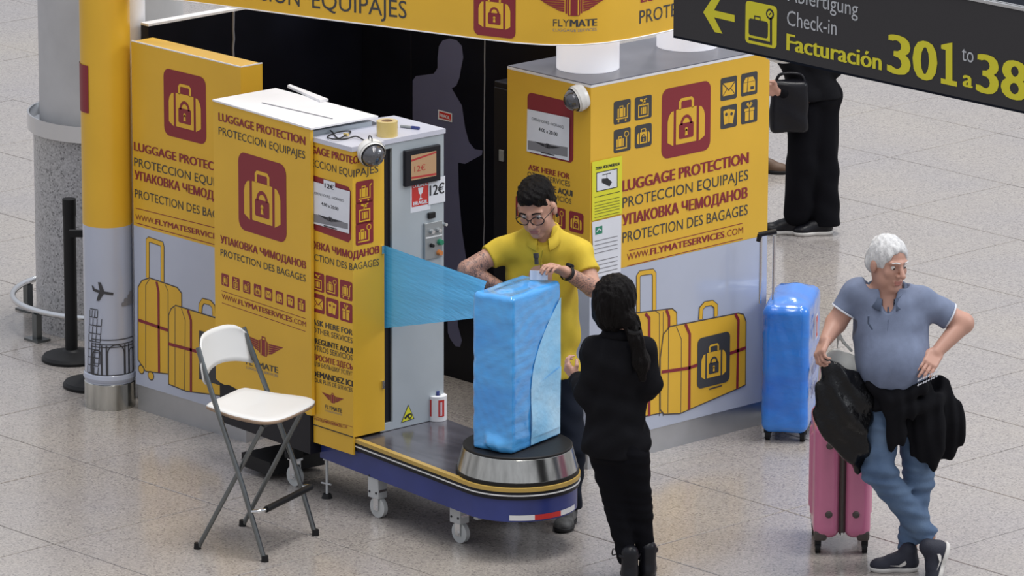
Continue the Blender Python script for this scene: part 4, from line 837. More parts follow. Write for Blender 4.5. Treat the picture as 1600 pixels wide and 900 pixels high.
# roll of fragile labels
rp_ = (-0.909, 0.3453, 0.37)
o = thing('label_roll', rp_, 'white and red roll of fragile tape standing on the grey deck', 'tape roll')
B().lathe(rp_, [(.018, 0), (.048, 0), (.048, .125), (.018, .125), (.018, .0)], 40).obj('roll', 'board_white', o); B().cyl(Vector(rp_) + Vector((0, 0, .05)), Vector(rp_) + Vector((0.005, 0, .145)), .009, n=12).obj('spindle', 'blue_paint', o)
RS = Skin([(rp_[0] + .0483 * math.cos(a), rp_[1] + .0483 * math.sin(a)) for a in [math.radians(-175 + 5 * k) for k in range(60)]])
p = Pr(RS, .0004); L2 = .0483 * math.radians(1)
for k in range(12): p.rr(L2 * (60 + 3.2 * k), .377 + .018, L2 * 3.3, .085, .0005, 'red')
for k in range(12): p.rr(L2 * (140 + 3.2 * k), .377 + .018, L2 * 3.3, .085, .0005, 'red')
for k in range(12): p.rr(L2 * (10 + 3.0 * k), .377 + .018, L2 * 3.1, .085, .0005, 'red')
for uu in (70, 80, 150, 160): p.line([(L2 * uu, .40), (L2 * uu, .47)], .004, 'paper', 1)
p.obj('red_labels', o)

# ---------------------------------------------------------------- wrapped suitcase on the turntable
ca = Vector((-.052, -.213, 0)); cb_ = Vector((.174, -.160, 0)); cc = Vector((.112, .262, 0))
e1 = (cb_ - ca); w1 = e1.length; e1.normalize(); e2 = Vector((-e1.y, e1.x, 0)); w2 = (cc - cb_).dot(e2)
ctr = ca + e1 * w1 / 2 + e2 * w2 / 2; AXc = (tuple(e1), tuple(e2), (0, 0, 1))
o = thing('wrapped_suitcase', (ctr.x, ctr.y, .512), 'large suitcase cocooned in shiny light blue film standing on the turntable', 'suitcase')
V = Vol((ctr.x - .33, ctr.y - .33, .48), (ctr.x + .33, ctr.y + .33, 1.40), .0062)
V.rbox((ctr.x, ctr.y, .893), (w1 / 2, w2 / 2, .386), .024, AXc, .01)
V.cap(ctr + e2 * -.10 + Vector((0, 0, 1.238)), ctr + e2 * .10 + Vector((0, 0, 1.246)), .026, .028, .05)       # top handle under the film
V.cap(ctr - e2 * (w2 / 2) + Vector((0, 0, .56)), ctr - e2 * (w2 / 2) + e1 * .05 + Vector((0, 0, .55)), .03, .03, .03)
V.cap(ctr - e1 * .117 - e2 * .15 + Vector((0, 0, .6)), ctr - e1 * .117 - e2 * .15 + Vector((0, 0, 1.18)), .012, .012, .02)
V.fold(.0030, ((18, -10, 60), (46, 40, -95), (8, 30, 42), (90, 60, 50)), 4); V.cut((0, 0, .5125), (0, 0, -1)); V.obj('film_wrapping', 'film_wrap', o)
V = Vol((ctr.x - .3, ctr.y - .3, .55), (ctr.x + .3, ctr.y + .3, 1.0), .006)    # loose flap on the broad side
fl_ = ctr + e1 * (w1 / 2 + .003); b = B()
pts = []
for i in range(9):
    for j in range(9):
        s_ = i / 8; r_ = j / 8; z_ = .56 + .24 * r_ + .06 * s_ * r_; pts.append(fl_ + e2 * (-.055 + .25 * s_) + e1 * (.003 + .0045 * math.sin(3 * s_ + 5 * r_)) + Vector((0, 0, z_)))
b.add(pts, [(i * 9 + j, (i + 1) * 9 + j, (i + 1) * 9 + j + 1, i * 9 + j + 1) for i in range(8) for j in range(8)], 0, True); b.obj('film_flap', 'film_loose', o)
b = B(); NF = 20; vs = []      # paler second layer of film, its edge an arc
for i in range(NF + 1):
    s_ = i / NF; top = .80 + .40 * s_ ** .55
    for j in range(13):
        r_ = j / 12; z_ = .525 + (top - .525) * r_; vs.append(ctr + e1 * (w1 / 2 + .0035 + .001 * math.sin(9 * r_ + 4 * s_)) + e2 * (-.055 + .255 * s_) + Vector((0, 0, z_)))
b.add(vs, [(i * 13 + j, (i + 1) * 13 + j, (i + 1) * 13 + j + 1, i * 13 + j + 1) for i in range(NF) for j in range(12)], 0, True); b.obj('film_layer', 'film_loose', o)
# stretched film from the slot to the case
fa = [STp.pt(.226, z_, -.012) for z_ in (0.891, 1.3097)]
cl = ctr - e1 * (w1 / 2 + .004) - e2 * (w2 / 2 - .03)
fb = [Vector((cl.x, cl.y, 1.1438)), Vector((cl.x + .03, cl.y + .05, 1.3201))]
b = B(); N1, N2 = 24, 14; pts = []
for i in range(N1 + 1):
    s_ = i / N1; lo_ = fa[0].lerp(fb[0], s_); hi_ = fa[1].lerp(fb[1], s_)
    for j in range(N2 + 1):
        r_ = j / N2; q = lo_.lerp(hi_, r_); q = q + Vector((.7, -.7, 0)) * (.006 * math.sin(14 * r_ + 2 * s_) * math.sin(math.pi * s_) ** .5 if 0 < s_ < 1 else 0); pts.append(q)
b.add(pts, [(i * (N2 + 1) + j, (i + 1) * (N2 + 1) + j, (i + 1) * (N2 + 1) + j + 1, i * (N2 + 1) + j + 1) for i in range(N1) for j in range(N2)], 0, True)
fo = b.obj('stretch_film', 'film_sheet', None); put(fo, 'translucent blue stretch film pulled from the machine slot to the wrapped case', 'plastic film')

# ---------------------------------------------------------------- folding bar chair
cc_ = Vector((-.846, -.895, 0)); cf = Vector((.943, .333, 0)).normalized(); cs = Vector((-cf.y, cf.x, 0))
def CP(f, s, z): return cc_ + cf * f + cs * s + Vector((0, 0, z))
t = thing('folding_chair', cc_, 'tall folding bar chair with white seat and back on dark tube legs', 'chair')
hw = .245
for s_ in (-1, 1):
    B().tube([CP(.195, s_ * hw, .0), CP(.075, s_ * hw, .36), CP(-.055, s_ * (hw - .012), .68), CP(-.155, s_ * (hw - .025), .93), CP(-.18, s_ * (hw - .03), 1.0)], .0125, 12).obj('leg', 'tube_grey', t)
    B().tube([CP(-.195, s_ * (hw - .03), .0), CP(.165, s_ * (hw - .045), .655)], .0115, 12).obj('leg', 'tube_grey', t)
    for q in (CP(.195, s_ * hw, 0), CP(-.195, s_ * (hw - .03), 0)): B().cyl(q + Vector((0, 0, .0)), q + Vector((0, 0, .03)), .018, .016, n=12).obj('rubber_foot', 'rubber', t)
    q = CP(.115, s_ * hw, .235); B().tube([q, CP(.165, s_ * hw, .245), CP(.175, s_ * (hw - .04), .243)], .009, 8).obj('footrest_bracket', 'chrome', t)
B().cyl(CP(.175, -hw + .05, .243), CP(.175, hw - .01, .243), .016, n=14).obj('footrest', 'rubber', t)
B().cyl(CP(-.11, -hw + .03, .155), CP(-.11, hw - .03, .155), .009, n=10).obj('cross_bar', 'tube_grey', t) if False else None
B().cyl(CP(.165, -hw + .045, .655), CP(.165, hw - .045, .655), .010, n=10).obj('cross_bar', 'tube_grey', t)
sp = spline([(-.17, -.16, 0), (-.175, .0, 0), (-.17, .16, 0), (-.12, .195, 0), (.10, .235, 0), (.19, .225, 0), (.235, .15, 0), (.245, 0, 0), (.235, -.15, 0), (.19, -.225, 0), (.10, -.235, 0), (-.12, -.195, 0)], 6, True)
def seat_mesh():
    b = B(); n = len(sp); rings = [(.955, .006, 1), (1, .0, 1), (1, -.014, 0), (.96, -.020, 0), (.5, .004, 1), (0, -.004, 1)]
    zf = lambda f, r: .690 + .018 * max(0, -f / .2) - .05 * f * .35
    vs = []
    for sc_, dz, up_ in ((.0, 0, 1), (.4, .001, 1), (.75, .004, 1), (.95, .006, 1), (1, .0, 1), (1, -.014, 0), (.95, -.02, 0), (0, -.02, 0)):
        for v in sp: f = v.x * sc_ + .0; vs.append(CP(f + .005, v.y * sc_, zf(f, sc_) + dz))
    m = len(sp)
    for k in range(7): b.add([], []); 
    fs = [(k * m + i, k * m + (i + 1) % m, (k + 1) * m + (i + 1) % m, (k + 1) * m + i) for k in range(7) for i in range(m)]
    b.v = [tuple(v) for v in vs]; b.f = [tuple(q[::-1]) for q in fs]; b.m = [1 if 4 <= i // m <= 5 else 0 for i in range(len(fs))]; b.sm = [True] * len(fs); return b
seat_mesh().obj('seat', ['chair_white', 'chair_edge'], t)
b = B(); NU, NV = 14, 8; vs = []
for side in (0, 1):
    for j in range(NV + 1):
        for i in range(NU + 1):
            a = -1 + 2 * i / NU; r_ = j / NV
            wv = 1 - .10 * (r_ ** 6) - (.06 if r_ < .1 else 0); hh = .20 - .05 * (abs(a) ** 6) * 1; z_ = .835 + .03 * (1 - a * a) * (1 - r_) * 1.0 + hh * r_ - .01 * abs(a) ** 3
            f = -.150 - .055 * (1 - a * a) - .30 * (z_ - .87) * .6 - side * .010
            vs.append(CP(f + .010, a * .235 * wv, z_))
W_ = NU + 1; H_ = (NU + 1) * (NV + 1)
fs = [(j * W_ + i, j * W_ + i + 1, (j + 1) * W_ + i + 1, (j + 1) * W_ + i) for j in range(NV) for i in range(NU)]
fs += [tuple(H_ + q for q in f[::-1]) for f in fs]
edge = [i for i in range(W_)] + [j * W_ + NU for j in range(1, NV + 1)] + [NV * W_ + i for i in range(NU - 1, -1, -1)] + [j * W_ for j in range(NV - 1, 0, -1)]
fs += [(edge[k], H_ + edge[k], H_ + edge[(k + 1) % len(edge)], edge[(k + 1) % len(edge)]) for k in range(len(edge))]
b.add(vs, fs, 0, True); b.obj('backrest', 'chair_white', t)

# ---------------------------------------------------------------- blue wrapped case by the booth
bA, bB_, bC = Vector((-.44, 2.16, 0)), Vector((-.275, 2.285, 0)), None
e1 = (bB_ - bA).normalized(); e2 = Vector((-e1.y, e1.x, 0)); w1 = .225; w2 = .52; ctr = bA + e1 * w1 / 2 + e2 * w2 / 2; AXc = (tuple(e1), tuple(e2), (0, 0, 1))
o = thing('wrapped_suitcase', (ctr.x, ctr.y, 0), 'deep blue film wrapped upright suitcase standing at the booth end, handle pulled up', 'suitcase')
V = Vol((ctr.x - .36, ctr.y - .36, .0), (ctr.x + .36, ctr.y + .36, .88), .0066)
V.rbox((ctr.x, ctr.y, .385), (w1 / 2 + .008, w2 / 2, .335), .045, AXc, .01)
V.cap(ctr + e2 * -.08 + Vector((0, 0, .66)), ctr + e2 * .14 + Vector((0, 0, .675)), .05, .055, .08)
V.fold(.0026, ((16, -10, 50), (26, 20, -60), (8, 30, 42), (50, 40, 20)), 9); V.obj('film_wrapping', 'film_right', o)
for a_, b_ in ((-.09, -.19), (.09, -.19), (-.09, .18), (.09, .18)):
    q = ctr + e1 * a_ + e2 * b_; B().lathe(q + Vector((0, 0, .032)) - e1 * .012, [(0, 0), (.032, 0), (.032, .024), (0, .024)], 20, ax=tuple(e1)).box(q + Vector((0, 0, .06)), (.03, .03, .05)).obj('wheel', 'rubber', o)
hA, hB = ctr - e1 * .0 - e2 * .14, ctr - e2 * .0
g0, g1 = Vector((-0.5501, 2.2464, 1.0627)), Vector((-0.5035, 2.2962, 1.0763))
hp = ctr + e2 * .12; 
for s_, g in ((-1, g0), (1, g1)): B().cyl((g.x, g.y, .70), (g.x, g.y, g.z - .02), .008, n=12).obj('handle_rod', 'chrome', o)
gd = (g1 - g0).normalized(); B().cyl(g0 - gd * .012 - Vector((0, 0, .035)), g0 - gd * .005, .013, n=12).cyl(g0 - gd * .012, g1 + gd * .012, .013, n=12).obj('handle_grip', 'rubber', o)
CPl = Plane(*tuple(ctr + e1 * (w1 / 2 + .0165) - e2 * w2 / 2)[:2], math.degrees(math.atan2(e2.y, e2.x)))
p = Pr(CPl, .004); p.rr(.205, .50, .075, .13, .003, 'paper'); p.rr(.215, .51, .055, .11, .003, 'red', 1); p.rr(.236, .53, .012, .06, .003, 'paper', 2); p.obj('fragile_sticker', o)
p = Pr(CPl, .004); p.text('MULATA', (.035, .345, .27, .055, 0), 'blue_paint', .6); p.text('SAMRA', (.03, .235, .25, .055, 0), 'blue_paint', .6); p.obj('handwriting', o)

# ---------------------------------------------------------------- pink suitcase, black and white bags
pw = (Vector((1.132, 0.9574, 0.0)) + Vector((1.2765, 1.1156, 0.0))) / 2; px_ = RGT; py_ = AWY; ctr = pw + py_ * .20; AXc = (tuple(px_), tuple(py_), (0, 0, 1))
t = thing('pink_suitcase', (ctr.x, ctr.y, 0), 'pink hard shell trolley suitcase standing under the black bag', 'suitcase')
for s_ in (-1, 1):
    V = Vol((ctr.x - .32, ctr.y - .32, .03), (ctr.x + .32, ctr.y + .32, .72), .006)
    V.rbox(tuple(ctr + px_ * s_ * .0745 + Vector((0, 0, .365))), (.0625, .205, .285), .045, AXc, .01)
    V.cap(ctr + px_ * s_ * .138 - py_ * .06 + Vector((0, 0, .18)), ctr + px_ * s_ * .138 - py_ * .06 + Vector((0, 0, .56)), .01, .01, .02); V.cap(ctr + px_ * s_ * .138 + py_ * .06 + Vector((0, 0, .18)), ctr + px_ * s_ * .138 + py_ * .06 + Vector((0, 0, .56)), .01, .01, .02)
    V.obj('shell', 'pink', t)
    for zz in (.23, .565 if s_ < 0 else .23): pass
    for zz in ((.205, .545) if s_ < 0 else (.205,)):
        q = ctr + px_ * s_ * .065 - py_ * .205 + Vector((0, 0, zz)); B().lathe(q, [(0, .012), (.014, .010), (.018, .0), (.018, -.01)], 20, ax=tuple(-py_)).obj('stud', 'pink_dark', t)
    for d_ in (-.15, .15):
        q = ctr + px_ * s_ * .112 + py_ * d_
        B().box(q + Vector((0, 0, .095)) + px_ * s_ * -.01, (.06, .10, .05), AXc).obj('corner_guard', 'pink_dark', t, bevel=.012)
        B().lathe(q + Vector((0, 0, .027)) - px_ * .012, [(0, 0), (.027, 0), (.027, .024), (0, .024)], 22, ax=tuple(px_)).box(q + Vector((0, 0, .055)), (.03, .035, .04), AXc).obj('wheel', 'rubber', t)
V = Vol((ctr.x - .32, ctr.y - .32, .03), (ctr.x + .32, ctr.y + .32, .72), .006); V.rbox(tuple(ctr + Vector((0, 0, .365))), (.019, .207, .287), .045, AXc, .01); V.obj('zip_band', 'pink_dark', t)
B().box(ctr - py_ * .211 + Vector((0, 0, .095)), (.012, .006, .045), AXc).obj('zip_pull', 'chrome', t)
hg = Vector((1.3869, 0.6978, 1.1195))
q0 = ctr - px_ * .115 + py_ * .02; 
B().cyl((q0.x, q0.y, .60), hg + Vector((0, 0, -.02)), .007, n=12).obj('handle_rod', 'chrome', t)
B().cyl((q0.x + py_.x * .12, q0.y + py_.y * .12, .60), hg + py_ * .12 + Vector((0, 0, -.02)), .007, n=12).obj('handle_rod', 'chrome', t)
B().cyl(hg - py_ * .02, hg + py_ * .14, .013, n=12).obj('handle_grip', 'rubber', t)
def blob(name, label, cat, pts, rs, m, k=.03, fold=.006, fl=None, part='sack', seed=3, extra=None):
    P = [Vector(p) for p in pts]; lo_ = [min(p[i] for p in P) - .2 for i in range(3)]; hi_ = [max(p[i] for p in P) + .2 for i in range(3)]; o = thing(name, P[0], label, cat)
    V = Vol(lo_, hi_, .0062); V.path([tuple(p) for p in P], rs, k, fl)
    if extra: extra(V)
    V.fold(fold, ((40, -30, 12), (-35, 45, 20), (60, 30, 35)), seed); V.obj(part, m, o); return o
V0 = (tuple(AWY), .55)
def ex(V):
    V.path([(1.4215, 0.7202, 1.014), (1.4618, 0.778, 0.8252), (1.4761, 0.8373, 0.6298), (1.4649, 0.8692, 0.5211)], [.03, .075, .055, .018], .04, V0)
    V.path([(1.4039, 0.76, 1.0187), (1.4597, 0.8343, 0.9075), (1.4919, 0.8688, 0.7832)], [.03, .05, .04], .04, V0)
blob('plastic_bag', 'crumpled shiny black plastic sack draped over the pink suitcase', 'bag', [(1.3985, 0.6955, 1.0696), (1.4226, 0.7214, 0.9209), (1.4344, 0.734, 0.7811), (1.4564, 0.8014, 0.6326)], [.018, .052, .080, .05], 'bag_black', .04, .013, V0, extra=ex)
def exw(V):
    V.path([(1.3399, 0.8379, 1.085), (1.3431, 0.8413, 1.1627), (1.36, 0.8595, 1.1162), (1.3782, 0.8936, 1.0733)], [.008, .006, .006, .008], .01)
blob('carrier_bag', 'white knotted carrier bag tucked behind the man beside the black sack', 'bag', [(1.3294, 0.8414, 1.0357), (1.3623, 0.8912, 0.9709), (1.3827, 0.9276, 0.9215)], [.045, .075, .05], 'bag_white', .03, .006, (tuple(AWY), .6), seed=8, extra=exw)

# ---------------------------------------------------------------- hanging direction sign
SGp = Plane(1.896, -.814, 0)
t = thing('direction_sign', SGp.pt(1.6, 2.9, 0), 'dark hanging check-in direction sign with yellow arrow, pictogram and gate numbers', 'sign')
zT = 3.335
boxin(B(), SGp, 0, 3.2, 2.905, zT - .012, 0, .16).obj('sign_case', 'sign_grey', t)
boxin(B(), SGp, 0, 3.2, 2.895, 2.905, 0, .16).obj('lower_rail', 'sign_dark', t)
b = B(); boxin(b, SGp, -.002, 3.202, zT - .012, zT, -.004, .014); boxin(b, SGp, -.002, 3.202, zT - .012, zT, .020, .034); b.obj('upper_rail', 'chrome', t)
boxin(B(), SGp, 0, 3.2, zT - .03, zT - .010, .034, .5).obj('rear_case', 'sign_dark', t)
for uu in (.6, 2.6): B().cyl(SGp.pt(uu, zT - .02, -.3), SGp.pt(uu, 5.2, -.3), .012, n=10).obj('hanger_rod', 'chrome', t)
p = Pr(SGp); p.poly(((0.1835, 3.0361), (0.2603, 3.135), (0.3032, 3.133), (0.2499, 3.0546), (0.3746, 3.0525), (0.3752, 3.0216), (0.2504, 3.0237), (0.3023, 2.9597), (0.2554, 2.9595)), 'sign_yellow'); p.obj('arrow', t)
p = Pr(SGp); g = ((0.4406, 2.9432), (0.6294, 2.9419), (0.4372, 3.1279), (0.6257, 3.1256))
p.rr(g[0][0], g[0][1], g[1][0] - g[0][0], g[2][1] - g[0][1], .02, 'sign_yellow'); c0 = ((0.4612, 2.9801), (0.5769, 2.9799), (0.4599, 3.0529))
p.rr(c0[0][0], c0[0][1], c0[1][0] - c0[0][0], c0[2][1] - c0[0][1], .012, 'sign_grey', 1); p.rr(c0[0][0] + .006, c0[0][1] + .006, c0[1][0] - c0[0][0] - .012, c0[2][1] - c0[0][1] - .012, .008, 'grey_ink', 2) if False else None
p.line([(c0[0][0] + .035, c0[2][1]), (c0[0][0] + .035, c0[2][1] + .014), (c0[0][0] + .068, c0[2][1] + .014), (c0[0][0] + .068, c0[2][1])], .006, 'sign_grey', 1)
p.line(((0.4615, 2.9633), (0.5964, 2.9619), (0.5942, 3.0734)), .013, 'sign_grey', 1); q = (0.5881, 3.0892); p.disc(*q, .024, 'sign_grey', 1); p.disc(*q, .015, 'sign_yellow', 2); p.line([(q[0] - .006, q[1] - .006), (q[0] + .008, q[1] + .008)], .005, 'sign_grey', 3); p.obj('weighing_pictogram', t)
p = Pr(SGp)
p.text('Abfertigung', (0.6917, 3.1634, 0.4141, 0.0633, -0.005), 'sign_white'); p.text('Check-in', (0.6901, 3.0574, 0.2931, 0.0649, 0.0009), 'sign_white'); p.text('Facturación', (0.6924, 2.949, 0.5523, 0.0717, 0.0002), 'sign_yellow', .8)
p.text('3', (1.289, 2.948, 0.114, 0.1636, -0.0009), 'sign_yellow', .9); p.text('0', (1.4341, 2.948, 0.1202, 0.1628, 0.0002), 'sign_yellow', .9); p.poly(((1.5864, 2.9697), (1.6135, 2.9695), (1.6099, 3.0931), (1.5845, 3.0945), (1.584, 3.1107), (1.6234, 3.1237), (1.6467, 3.13), (1.6515, 2.9693), (1.6767, 2.9693), (1.6774, 2.9477), (1.587, 2.9481)), 'sign_yellow', 1); p.text('to', (1.7008, 3.064, 0.0664, 0.0646, -0.0016), 'sign_white'); p.text('a', (1.7131, 2.9562, 0.0485, 0.0728, -0.0003), 'sign_yellow', .9); p.text('38', (1.7941, 2.9463, 0.2663, 0.1608, 0.0003), 'sign_yellow', .9); p.obj('lettering', t)
q = (2.4868, -0.7441, 2.8894); q = (q[0], -.732, 2.895)
o = thing('speaker_dome', q, 'shallow pale dome fixed under the hanging sign, above the booth corner', 'dome'); B().lathe(q, [(.078, 0), (.078, -.006), (.072, -.010)], 36).obj('rim', 'dome_white', o); B().lathe(q, [(.072, -.008), (.060, -.018), (.035, -.026), (0, -.030)], 36).obj('cover', 'dome_white', o)

# ---------------------------------------------------------------- people
TOC = -AWY; UPV = Vector((0, 0, 1)); BAX = (tuple(RGT), tuple(TOC), (0, 0, 1))
def vv(*a): return Vector(a)
def face_axes(yaw, pitch, roll=0):
    """yaw to the viewer's right, pitch down"""
    f = (TOC * math.cos(yaw) + RGT * math.sin(yaw)) * math.cos(pitch) - UPV * math.sin(pitch)
    u = UPV * math.cos(pitch) + (TOC * math.cos(yaw) + RGT * math.sin(yaw)) * math.sin(pitch); r = f.cross(u).normalized()
    u = (u * math.cos(roll) + r * math.sin(roll)).normalized(); r = f.cross(u).normalized(); return f.normalized(), u, r
def head(V, c, F, s=1.0, k=.012, nose=1.0):
    f, u, r = F; c = Vector(c); ax = (tuple(r), tuple(f), tuple(u)); P = lambda a, b, d: tuple(c + r * (a * s) + f * (b * s) + u * (d * s))
    V.ell(P(0, -.012, .038), (.074 * s, .093 * s, .086 * s), ax, .01)
    V.ell(P(0, .022, -.030), (.058 * s, .066 * s, .080 * s), ax, .03 * s)
    V.ell(P(0, .062, -.094), (.026 * s, .020 * s, .018 * s), ax, .022 * s)
    for q in (-1, 1):
        V.ell(P(q * .040, .030, -.062), (.020 * s, .030 * s, .030 * s), ax, .022 * s)          # jaw
        V.ell(P(q * .036, .062, -.018), (.022 * s, .016 * s, .020 * s), ax, .018 * s)          # cheek
        V.cap(P(0.006 * q, .084, .030), P(q * .044, .070, .030), .009 * s, .008 * s, .012 * s)  # brow
        V.ell(P(q * .031, .086, .010), (.017 * s, .012 * s, .012 * s), ax, .008 * s, True)     # socket
        V.ell(P(q * .077, -.004, -.004), (.010 * s, .020 * s, .032 * s), ax, .006)             # ear
    V.cap(P(0, .086, .018), P(0, .108 * nose, -.022), .009 * s, .0125 * s, .010 * s)
    for q in (-1, 1): V.ell(P(q * .012, .096, -.026), (.009 * s, .011 * s, .008 * s), ax, .006 * s)
    V.cap(P(-.018, .082, -.056), P(.018, .082, -.056), .0075 * s, .0075 * s, .006 * s); V.cap(P(-.014, .081, -.068), P(.014, .081, -.068), .008 * s, .008 * s, .005 * s)
    V.cap(P(-.022, .094, -.0620), P(.022, .094, -.0620), .0035 * s, .0035 * s, .004 * s, True)
def eyes(c, F, s, parent, iris='iris'):
    f, u, r = F; c = Vector(c)
    for q in (-1, 1):
        e = c + r * (q * .031 * s) + f * (.073 * s) + u * (.010 * s)
        eo = B().lathe(e, [(0, -.0105 * s)] + [(.0105 * s * math.sin(a), -.0105 * s * math.cos(a)) for a in [math.pi * k / 10 for k in range(1, 10)]] + [(0, .0105 * s)], 18, ax=tuple(f)).obj('eye', 'eye_white', parent)
        g = (f * .95 - u * .30).normalized(); B().lathe(e + g * .0085 * s, [(.0052 * s, 0), (.0048 * s, .0018 * s), (0, .0025 * s)], 14, ax=tuple(g)).obj('iris', iris, eo)
def lips(c, F, s, parent):
    f, u, r = F; c = Vector(c); V = Vol(tuple(c - Vector((.14, .14, .14))), tuple(c + Vector((.14, .14, .14))), .003); P = lambda a, b, d: tuple(c + r * (a * s) + f * (b * s) + u * (d * s))
    V.cap(P(-.017, .0835, -.0565), P(.017, .0835, -.0565), .0068 * s, .0068 * s, .004); V.cap(P(-.012, .0825, -.0675), P(.012, .0825, -.0675), .0078 * s, .0078 * s, .003); V.obj('lips', 'lips', parent)
def hand(V, w, d, n, s=1.0, curl=.5, side=1, thumb=.5, fk=.004, spread=.06):
    """w wrist, d towards fingers, n the way the palm faces, side: +1/-1 where the thumb leaves"""
    w = Vector(w); d = Vector(d).normalized(); n = Vector(n); n = (n - d * n.dot(d)).normalized(); t_ = d.cross(n) * side
    V.rbox(tuple(w + d * .045 * s), (.038 * s, .046 * s, .014 * s), .012 * s, (tuple(t_), tuple(d), tuple(n)), .014)
    V.ell(tuple(w + d * .028 * s + t_ * .024 * s + n * .006 * s), (.020 * s, .030 * s, .016 * s), (tuple(t_), tuple(d), tuple(n)), .012)
    for i, L in enumerate((.070, .078, .072, .056)):
        b = w + d * (.086 - .004 * abs(i - 1.2)) * s + t_ * (.0285 - .019 * i) * s; di = (d + t_ * spread * (1.5 - i)).normalized(); cur = b; a = 0
        V.cap(tuple(b - d * .02 * s), tuple(b), .010 * s, .0092 * s, .006)
        for j, (fr, da) in enumerate(((.46, .75), (.30, 1.0), (.24, .75))):
            a += curl * da; nd = di * math.cos(a) + n * math.sin(a); nx_ = cur + nd * L * fr * s * 1.05; r0 = (.0092 - .0010 * j - (.001 if i == 3 else 0)) * s
            V.cap(tuple(cur), tuple(nx_), r0, r0 - .0009 * s, fk); cur = nx_
    b = w + d * .022 * s + t_ * .030 * s; m_ = b + (d * .62 + t_ * .62 + n * (.25 + thumb * .35)).normalized() * .044 * s; e_ = m_ + (d * .85 + t_ * (.25 - thumb * .5) + n * (.2 + thumb * .6)).normalized() * .034 * s
    V.cap(tuple(b), tuple(m_), .0125 * s, .0108 * s, .012); V.cap(tuple(m_), tuple(e_), .0105 * s, .0088 * s, fk)
def bounds(pts, m=.15):
    P = [Vector(p) for p in pts]; return [min(p[i] for p in P) - m for i in range(3)], [max(p[i] for p in P) + m for i in range(3)]
def shoe(parent, heel, toe, up, m='shoe_dark', sm='sole', w_=.043, boot=0, logo=None, name='shoe'):
    """heel and toe: points on the sole line"""
    h = Vector(heel); t_ = Vector(toe); d = (t_ - h); L = d.length; d.normalize(); u = Vector(up); u = (u - d * u.dot(d)).normalized(); s_ = d.cross(u)
    ax = (tuple(s_), tuple(d), tuple(u)); lo_, hi_ = bounds([h, t_, h + u * (.14 + boot)], .09); P = lambda a, b, c: tuple(h + s_ * a + d * (b * L) + u * c)
    V = Vol(lo_, hi_, .0048); V.ell(P(0, .74, .030), (w_, L * .27, .036), ax, .02); V.ell(P(0, .30, .040), (w_ * .82, L * .30, .046), ax, .03); V.cap(P(0, .16, .05), P(0, .20, .10 + boot), .036, .042, .025); V.cap(P(0, .28, .07), P(0, .55, .052), .032, .030, .03)
    V.cut(tuple(h + u * .018), tuple(-u)); so_ = V.obj(name, m, parent)
    V = Vol(lo_, hi_, .0048); V.ell(P(0, .72, .016), (w_ + .004, L * .30, .030), ax, .01); V.ell(P(0, .28, .016), (w_ * .86 + .003, L * .31, .032), ax, .02); V.cut(tuple(h), tuple(-u)); V.cut(tuple(h + u * .024), tuple(u)); V.obj('sole', sm, so_)
    if m != 'brown_shoe':
        b = B()
        for k in range(4): q = h + d * (L * (.40 + .07 * k)) + u * (.098 - .010 * k); b.tube([q - s_ * .018, q + u * .004, q + s_ * .018], .003, 6)
        b.obj('lace', 'trim_white' if m == 'shoe_grey' else 'rubber', so_)
    if logo:
        for sd in ((-1, 1) if logo == 2 else (logo,)):
            q = [h + d * (L * a) + u * b_ + s_ * (sd * o_) for a, b_, o_ in ((.28, .062, w_ * .92), (.42, .040, w_ * 1.0), (.60, .040, w_ * 1.02), (.38, .034, w_ * .98), (.29, .040, w_ * .92), (.26, .050, w_ * .90))]
            q = [v + s_ * sd * .0035 for v in q]; B().add(q + [v - s_ * sd * .004 for v in q], [tuple(range(6)), tuple(range(11, 5, -1))] + [(i, 6 + i, 6 + (i + 1) % 6, (i + 1) % 6) for i in range(6)]).obj('side_mark', 'sole', so_)
    return so_

# ---- attendant
A_ = dict(neck=(-0.1745, 0.3639, 1.4673), shR=(-0.3276, 0.2293, 1.3539), shL=(-0.0717, 0.5179, 1.3463), elR=(-0.3854, 0.0649, 1.2788), wrR=(-0.2822, 0.2046, 1.1758), elL=(0.0484, 0.4853, 1.1963), wrL=(0.0643, 0.2826, 1.3162),
          hd=(-0.15, 0.3022, 1.5862), chest=(-0.2071, 0.3876, 1.2445), waist=(-0.1851, 0.4112, 0.9412), hip=(-0.1687, 0.414, 0.7354), hipL=(-0.1189, 0.4528, 0.658), hipR=(-0.2224, 0.3713, 0.6585), knL=(-0.0323, 0.4282, 0.3907), anL=(-0.0665, 0.4503, 0.0653), knR=(-0.2324, 0.4337, 0.3637), anR=(-0.3625, 0.5582, 0.0509))
t = thing('person', (-0.0696, 0.4323, 0.0), 'man in yellow polo shirt and glasses with tattooed arms behind the wrapped case', 'person')
F = face_axes(-.32, .42, .08); hs = 1.13
hp = [A_[k] for k in A_]; lo_, hi_ = bounds(hp, .16); V = Vol(lo_, hi_, .0045)
head(V, A_['hd'], F, hs); V.path([tuple(Vector(A_['hd']) - UPV * .06 - F[0] * .03), A_['neck'], A_['chest']], [.056, .058, .10], .03)
V.ell(A_['chest'], (.15, .09, .15), BAX, .05); V.path([A_['chest'], A_['waist'], A_['hip']], [.11, .10, .11], .05)
for s_, sh, el, wr in (('R', 'shR', 'elR', 'wrR'), ('L', 'shL', 'elL', 'wrL')): V.path([A_['chest'][:2] + (A_[sh][2] - .02,), A_[sh]], [.08, .052], .04); V.path([A_[sh], A_[el], A_[wr]], [.050, .043, .028], .015)
V.path([A_['hip'], A_['hipL'], A_['knL'], A_['anL']], [.09, .07, .05, .035], .03); V.path([A_['hip'], A_['hipR'], A_['knR'], A_['anR']], [.09, .07, .05, .035], .03)
